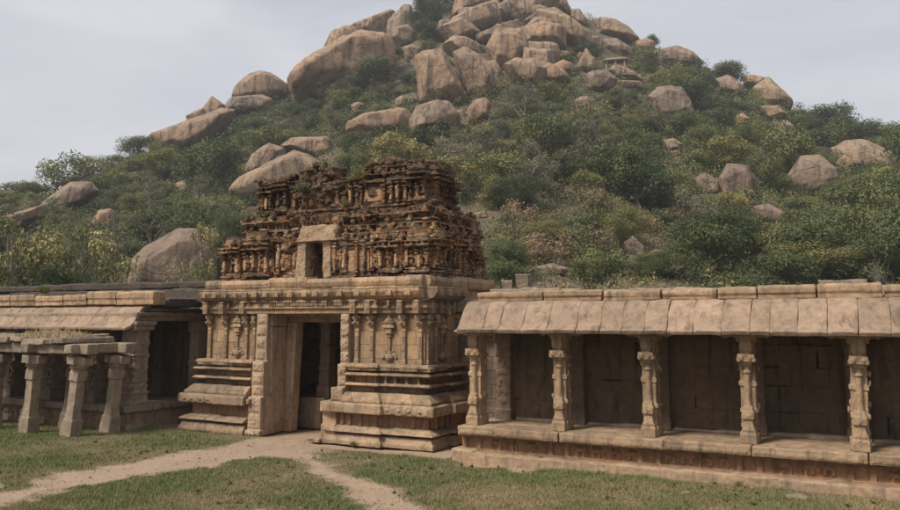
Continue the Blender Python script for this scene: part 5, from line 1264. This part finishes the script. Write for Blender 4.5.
# thorny brushwood that runs together between the trees
def brush(n, per, mat, name, label, seed, cond):
    rs = np.random.RandomState(seed); V = []; q = []
    px = rs.uniform(-50, 950, n*4); az = np.array([math.atan2(*ray(a, 300)[:2]) for a in px]); Rr = np.interp(az, _az2, _r2); u = rs.rand(n*4)**.8; r = 40+(Rr-40)*u
    X = r*np.sin(az); Y = r*np.cos(az); k = cond(px, u, X, Y); X, Y, az, r = X[k][:n], Y[k][:n], az[k][:n], r[k][:n]; z = terrain_z(az, r)
    for i in range(len(X)):
        pd = np.array([X[i], Y[i], z[i]-H]); zc_ = pd@cf
        qx, qy = CX+F*(pd@cr)/zc_, CY-F*(pd@cu)/zc_
        if covers(qx, qy, 1.2*805/r[i], r[i]): continue
        m_ = rs.randint(2, 5); rad = rs.uniform(.5, 1.5)*(1+.4*(r[i] > 110)); c = np.stack([X[i]+rs.normal(size=m_)*rad, Y[i]+rs.normal(size=m_)*rad, z[i]+rs.uniform(.2, .9, m_)*rad], 1)
        v, f, w_ = leaf_cloud(c, np.full(m_, rad*.7), per, .1+r[i]/1100, rs); V.append(v); q.append(np.clip(w_*.6+rs.rand()*.4, 0, 1))
    V = np.concatenate(V); me = mesh_np(name, V, np.arange(len(V)).reshape(-1, 4), mat); a = me.attributes.new('leafvar', 'FLOAT', 'POINT'); a.data.foreach_set('value', np.repeat(np.concatenate(q), 4).astype(np.float32))
    tag(link(name, me), label, None, None, 'stuff')
okb = lambda px, u, X, Y: ~((u > .6) & (px > 380) & (px < 640)) & ~((px < 220) & (u < .25))
brush(1900, 170, L_dark, 'dark_brushwood', 'dark thorny brushwood filling the slope between the trees', 61, okb)
brush(1000, 150, L_mid, 'green_brushwood', 'mid green brushwood filling the slope between the trees', 62, okb)
brush(350, 90, L_yel, 'yellowish_brushwood', 'yellowish brushwood scattered over the slope', 63, lambda px, u, X, Y: okb(px, u, X, Y) & (px > 380))
brush(320, 90, L_dry, 'withered_brushwood', 'withered brown brushwood scattered over the lower slope', 64, lambda px, u, X, Y: okb(px, u, X, Y) & (px > 470) & (px < 760) & (u < .6))
# understorey: leaves and dry grass that nobody could count
def cover(name, n, size, mat, seed, label, cond, hz):
    rs = np.random.RandomState(seed); V, Fc, q = [], [], []
    px = rs.uniform(-60, 960, n*3); py = rs.uniform(-10, 296, n*3)
    az = np.array([math.atan2(*ray(a, 300)[:2]) for a in px]); 
    Rr = np.interp(az, _az2, _r2); u = rs.rand(n*3)**.75; r = 36+(Rr-34)*u
    X = r*np.sin(az); Y = r*np.cos(az); keep = cond(X, Y, px, u); X, Y, az, r = X[keep][:n], Y[keep][:n], az[keep][:n], r[keep][:n]
    z = terrain_z(az, r); k = len(X); c = np.stack([X, Y, z+rs.rand(k)*hz*(.5+r/150)], 1)
    return c, r, rs, k
c, r, rs, k = cover('u', 190000, .2, L_mid, 3, '', lambda X, Y, px, u: (vnoise(X, Y, .12, 9) > .3) & ~((u > .62) & (px > 385) & (px < 640) & (vnoise(X, Y, .2, 10) > .25)), 1.0)
def strew(c, size, rs, upright=0.):
    k = len(c); nrm = rs.normal(size=(k, 3)); nrm[:, 2] = np.abs(nrm[:, 2])*(1-upright)+.4*(1-upright); nrm /= np.linalg.norm(nrm, axis=1)[:, None]
    a = np.cross(nrm, rs.normal(size=(k, 3)));
    if upright: a = np.stack([rs.normal(size=k)*.35, rs.normal(size=k)*.35, np.ones(k)], 1)
    a /= np.linalg.norm(a, axis=1)[:, None]; b = np.cross(nrm, a); b /= np.linalg.norm(b, axis=1)[:, None]; s = size[:, None]
    w_ = .5 if not upright else .12
    return np.stack([c-a*s*.8, c+b*s*w_, c+a*s*.8, c-b*s*w_], 1).reshape(-1, 3), np.arange(k*4).reshape(-1, 4)
v, f = strew(c, .06+r/1000*rs.uniform(.6, 1.6, k), rs); me = mesh_np('undergrowth', v, f, L_mid); a = me.attributes.new('leafvar', 'FLOAT', 'POINT'); a.data.foreach_set('value', np.repeat(np.clip(vnoise(c[:, 0], c[:, 1], .15, 12)*.8+rs.rand(k)*.3-.15, 0, 1), 4).astype(np.float32))
tag(link('undergrowth', me), 'low green undergrowth covering the soil between the hill\'s trees', None, None, 'stuff')
c, r, rs, k = cover('d', 60000, .2, L_dry, 4, '', lambda X, Y, px, u: ((px > 470) & (px < 720) & (u < .55)) | (vnoise(X, Y, .1, 19) > .62), .7)
v, f = strew(c, .14+r/600*rs.uniform(.6, 1.5, k), rs, 1.); me = mesh_np('dry_grass', v, f, L_dry); a = me.attributes.new('leafvar', 'FLOAT', 'POINT'); a.data.foreach_set('value', np.repeat(rs.rand(k), 4).astype(np.float32))
tag(link('dry_grass', me), 'dead brown grass on the lower slope behind the gallery', None, None, 'stuff')
# weeds rooted in the masonry
def weed(x, y, z, s, label, mat=L_yel, n=170, seed=1):
    rs = np.random.RandomState(seed); base = np.zeros((n, 3)); base[:, :2] = rs.normal(size=(n, 2))*.12
    d = np.stack([rs.normal(size=n)*.55, rs.normal(size=n)*.55, np.abs(rs.normal(size=n))*.5+.5], 1); d /= np.linalg.norm(d, axis=1)[:, None]
    tip = base+d*rs.uniform(.35, 1., n)[:, None]; a = np.cross(d, rs.normal(size=(n, 3))); a /= np.linalg.norm(a, axis=1)[:, None]; m_ = (base+tip)/2
    v = np.stack([base, m_+a*.045, tip, m_-a*.045], 1).reshape(-1, 3)*s; me = mesh_np('weed', v, np.arange(n*4).reshape(-1, 4), mat)
    q = me.attributes.new('leafvar', 'FLOAT', 'POINT'); q.data.foreach_set('value', np.repeat(rs.rand(n), 4).astype(np.float32))
    tag(link('weed', me, None, (x, y, z)), label, 'weed', 'weeds rooted in the stonework')
weed(-11.75, 17.3, 6.55, .34, 'tall green weed on the tower top, right of the gable', seed=2); weed(-12.2, 17.3, 5.85, .26, 'green tuft on the ledge in the tower\'s dip', seed=3)
weed(-13.5, 17.1, 6.3, .4, 'grassy tuft growing over the rounded gable', L_grey, 220, 4); weed(-14.85, 17.2, 5.75, .2, 'small weed on the ledge at the tower\'s upper left', seed=5); weed(-14.95, 17.0, 3.98, .24, 'small weed at the foot of the tower, left', seed=6)
weed(-10.55, 17.2, 5.15, .2, 'small weed between the shrines at the tower\'s right', seed=7); weed(-11.0, 17.6, 6.95, .28, 'dry pale grass on the tower\'s right top', L_dry, 150, 8)
weed(-6.13, 15.55, .14, .13, 'tiny plant in front of the carved frieze, left end', L_yel, 60, 9); weed(-2.35, 15.35, .0, .15, 'low weed at the gallery foot under the third bay', L_yel, 120, 10); weed(-2.75, 15.35, .0, .1, 'smaller weed left of the low weed at the gallery foot', L_yel, 90, 11)
weed(-10.95, 16.0, .0, .16, 'weed against the gateway plinth, right wing', L_yel, 110, 12); weed(-22.1, 15.85, 3.68, .34, 'reddish green shrublet on the left gallery roof', L_mid, 150, 14)
rs = np.random.RandomState(15); c = np.stack([rs.uniform(-20.3, -18.3, 1500), rs.normal(14.2, .3, 1500), np.zeros(1500)], 1); c[:, 2] = 2.46+np.abs(rs.normal(size=1500))*.08*np.sin((c[:, 0]+20.3)/2*math.pi)
v, f = strew(c, rs.uniform(.05, .14, 1500), rs, .7); v[:, 2] = np.maximum(v[:, 2], 2.42); me = mesh_np('straw', v, f, L_straw); q = me.attributes.new('leafvar', 'FLOAT', 'POINT'); q.data.foreach_set('value', np.repeat(rs.rand(1500), 4).astype(np.float32))
tag(link('straw_heap', me), 'thin heap of straw coloured grass lying on the pavilion roof', 'straw heap')

# ------------------------------------------------------------------ grass in the court
def grass():
    rs = np.random.RandomState(21); N = 1050000
    px = rs.uniform(-110, 1060, N); py = np.where(rs.rand(N) < .82, rs.uniform(425, 530, N), rs.uniform(528, 640, N)); d = cf[None]*F+cr[None]*(px-CX)[:, None]+cu[None]*(CY-py)[:, None]
    t = -H/d[:, 2]; X = d[:, 0]*t; Y = d[:, 1]*t
    X += rs.normal(size=N)*.1; Y += rs.normal(size=N)*.1
    dm = dirtmask(X, Y); lush = vnoise(X, Y, .7, 31)*.6+vnoise(X, Y, 2.5, 32)*.4
    k = (rs.rand(N) < (1-dm)**1.3*(.35+lush)+.035) & (Y < 16.6) & ~((Y > 15.45) & (X > -8.2)) & ~((Y > 15.25) & (X < -17.6)) & ~((Y > 15.95) & (X > -12.2) & (X < -8)) & ~((Y > 15.95) & (X < -14)&(X > -17))
    X, Y, lush, dm = X[k], Y[k], lush[k], dm[k]; n = len(X)
    r = np.hypot(X, Y); az = np.arctan2(X, Y); z = (vnoise(X, Y, 1.2, 3)-.5)*.05+(vnoise(X, Y, 4, 4)-.5)*.018-dm*.035-.01
    h = rs.uniform(.018, .06, n)*(.55+lush*1.1+(vnoise(X, Y, 3.5, 61) > .78)*.7)*(1-.5*dm); a = rs.uniform(0, 6.28, n); lean = rs.uniform(.1, .9, n)
    w_ = rs.uniform(.004, .009, n); ca, sa = np.cos(a), np.sin(a); b = rs.uniform(0, 6.28, n); cb, sb = np.cos(b), np.sin(b)
    P = np.stack([X, Y, z], 1); tip = P+np.stack([ca*h*lean, sa*h*lean, h], 1); s = np.stack([cb*w_, sb*w_, 0*w_], 1)
    v = np.stack([P-s, P+s, tip], 1).reshape(-1, 3)
    t_ = NT('grass_blades'); at = t_.n('ShaderNodeAttribute'); at.attribute_name = 'tone'
    m = t_.done(t_.ramp(at.outputs['Fac'], [(0., (.34, .26, .14)), (.3, (.24, .19, .10)), (.5, (.175, .18, .075)), (1., (.125, .165, .05))]))
    me = mesh_np('grass', v, np.arange(n*3).reshape(-1, 3), m, False, 3)
    tone = np.clip(.1-.16*(X > -8)*vnoise(X, Y, .6, 44)+lush*.95+rs.normal(size=n)*.17-(vnoise(X, Y, .5, 41) > .55)*.12-dm*.2, 0, 1)
    q = me.attributes.new('tone', 'FLOAT', 'POINT'); q.data.foreach_set('value', np.repeat(tone, 3).astype(np.float32))
    tag(link('grass', me), 'short tufted green and straw coloured grass either side of the dirt path', None, None, 'stuff')
    print('blades', n)
grass()
for i, (x, y, s, lb) in enumerate([(-1.35, 14.85, .32, 'flat pale stone in the grass before the gallery'), (-3.05, 14.35, .17, 'small white stone in the grass before the gallery'), (-2.1, 15.3, .1, 'pebble at the foot of the gallery step')]):
    m = MB(); m.ball((0, 0, 0), (s*.6, s*.35, s*.2), 3); o = link('field_stone', wear(m.mesh('field_stone', M_pale), s*.05, s*.12, 4/s*.4, s*.03, 5/s), None, (x, y, .02)); o.rotation_euler[2] = i
    tag(o, lb, 'stone', 'stones in the grass')

rs = np.random.RandomState(5); V, Fq = [], []; bm_ = bmesh.new(); g = bmesh.ops.create_icosphere(bm_, subdivisions=1, radius=1.); bv = np.array([v.co[:] for v in bm_.verts]); bf = np.array([[v.index for v in f.verts] for f in bm_.faces]); bm_.free()
k = 0
for i in range(2600):
    x, y = rs.uniform(-22, 1.5), rs.uniform(8.5, 16.4); dm_ = dirtmask(np.array([[x]]), np.array([[y]]))[0, 0]
    if rs.rand() > dm_+.06 or (y > 15.3 and x > -8.2): continue
    s = rs.uniform(.004, .016)*(1 if rs.rand() > .05 else 2.); V.append(bv*np.array([s*rs.uniform(.8, 1.5), s, s*.6])*rs.uniform(.85, 1.15, bv.shape)+np.array([x, y, s*.2-.02])); Fq.append(bf+k); k += len(bv)
tag(link('pebbles', mesh_np('pebbles', np.concatenate(V), np.concatenate(Fq), M_pale, False, 3)), 'small pebbles and grit strewn over the dirt path', None, None, 'stuff')

# broad leaved weeds rising out of the lawn, too many and too alike to count
rs = np.random.RandomState(91); Cn = []
while len(Cn) < 420:
    x, y = rs.uniform(-21, 1.5), rs.uniform(9, 15.2)
    if rs.rand() < (1-dirtmask(np.array([[x]]), np.array([[y]]))[0, 0])*(.15+(vnoise(np.array([x]), np.array([y]), .8, 93)[0] > .55)): Cn.append((x, y))
Cn = np.array(Cn); V = []
for x, y in Cn:
    n = rs.randint(8, 26); s = rs.uniform(.04, .1); b = np.zeros((n, 3)); d = np.stack([rs.normal(size=n)*.7, rs.normal(size=n)*.7, np.abs(rs.normal(size=n))*.6+.4], 1); d /= np.linalg.norm(d, axis=1)[:, None]
    tip = d*rs.uniform(.4, 1., n)[:, None]; a = np.cross(d, rs.normal(size=(n, 3))); a /= np.linalg.norm(a, axis=1)[:, None]; m_ = tip*.55
    V.append(np.stack([b, m_+a*.13, tip, m_-a*.13], 1).reshape(-1, 3)*s+np.array([x, y, -.01]))
V = np.concatenate(V); me = mesh_np('lawn_weeds', V, np.arange(len(V)).reshape(-1, 4), L_mid); q = me.attributes.new('leafvar', 'FLOAT', 'POINT'); q.data.foreach_set('value', np.repeat(rs.rand(len(V)//4), 4).astype(np.float32))
tag(link('lawn_weeds', me), 'small leafy weeds scattered through the turf', None, None, 'stuff')

# ------------------------------------------------------------------ air
hm = bpy.data.materials.new('pale_haze'); hm.use_nodes = True; ht = hm.node_tree; ht.nodes.clear()
ho = ht.nodes.new('ShaderNodeOutputMaterial'); hv = ht.nodes.new('ShaderNodeVolumePrincipled'); ht.links.new(hv.outputs[0], ho.inputs['Volume'])
hv.inputs['Color'].default_value = (.88, .93, 1., 1); hv.inputs['Density'].default_value = .00045; hv.inputs['Anisotropy'].default_value = .1
m = MB(); m.box(-930, 930, -930, 930, -2, 130); tag(link('haze', m.mesh('haze', hm)), 'thin grey haze over the hill', None, None, 'stuff')
S.cycles.volume_max_steps = 64
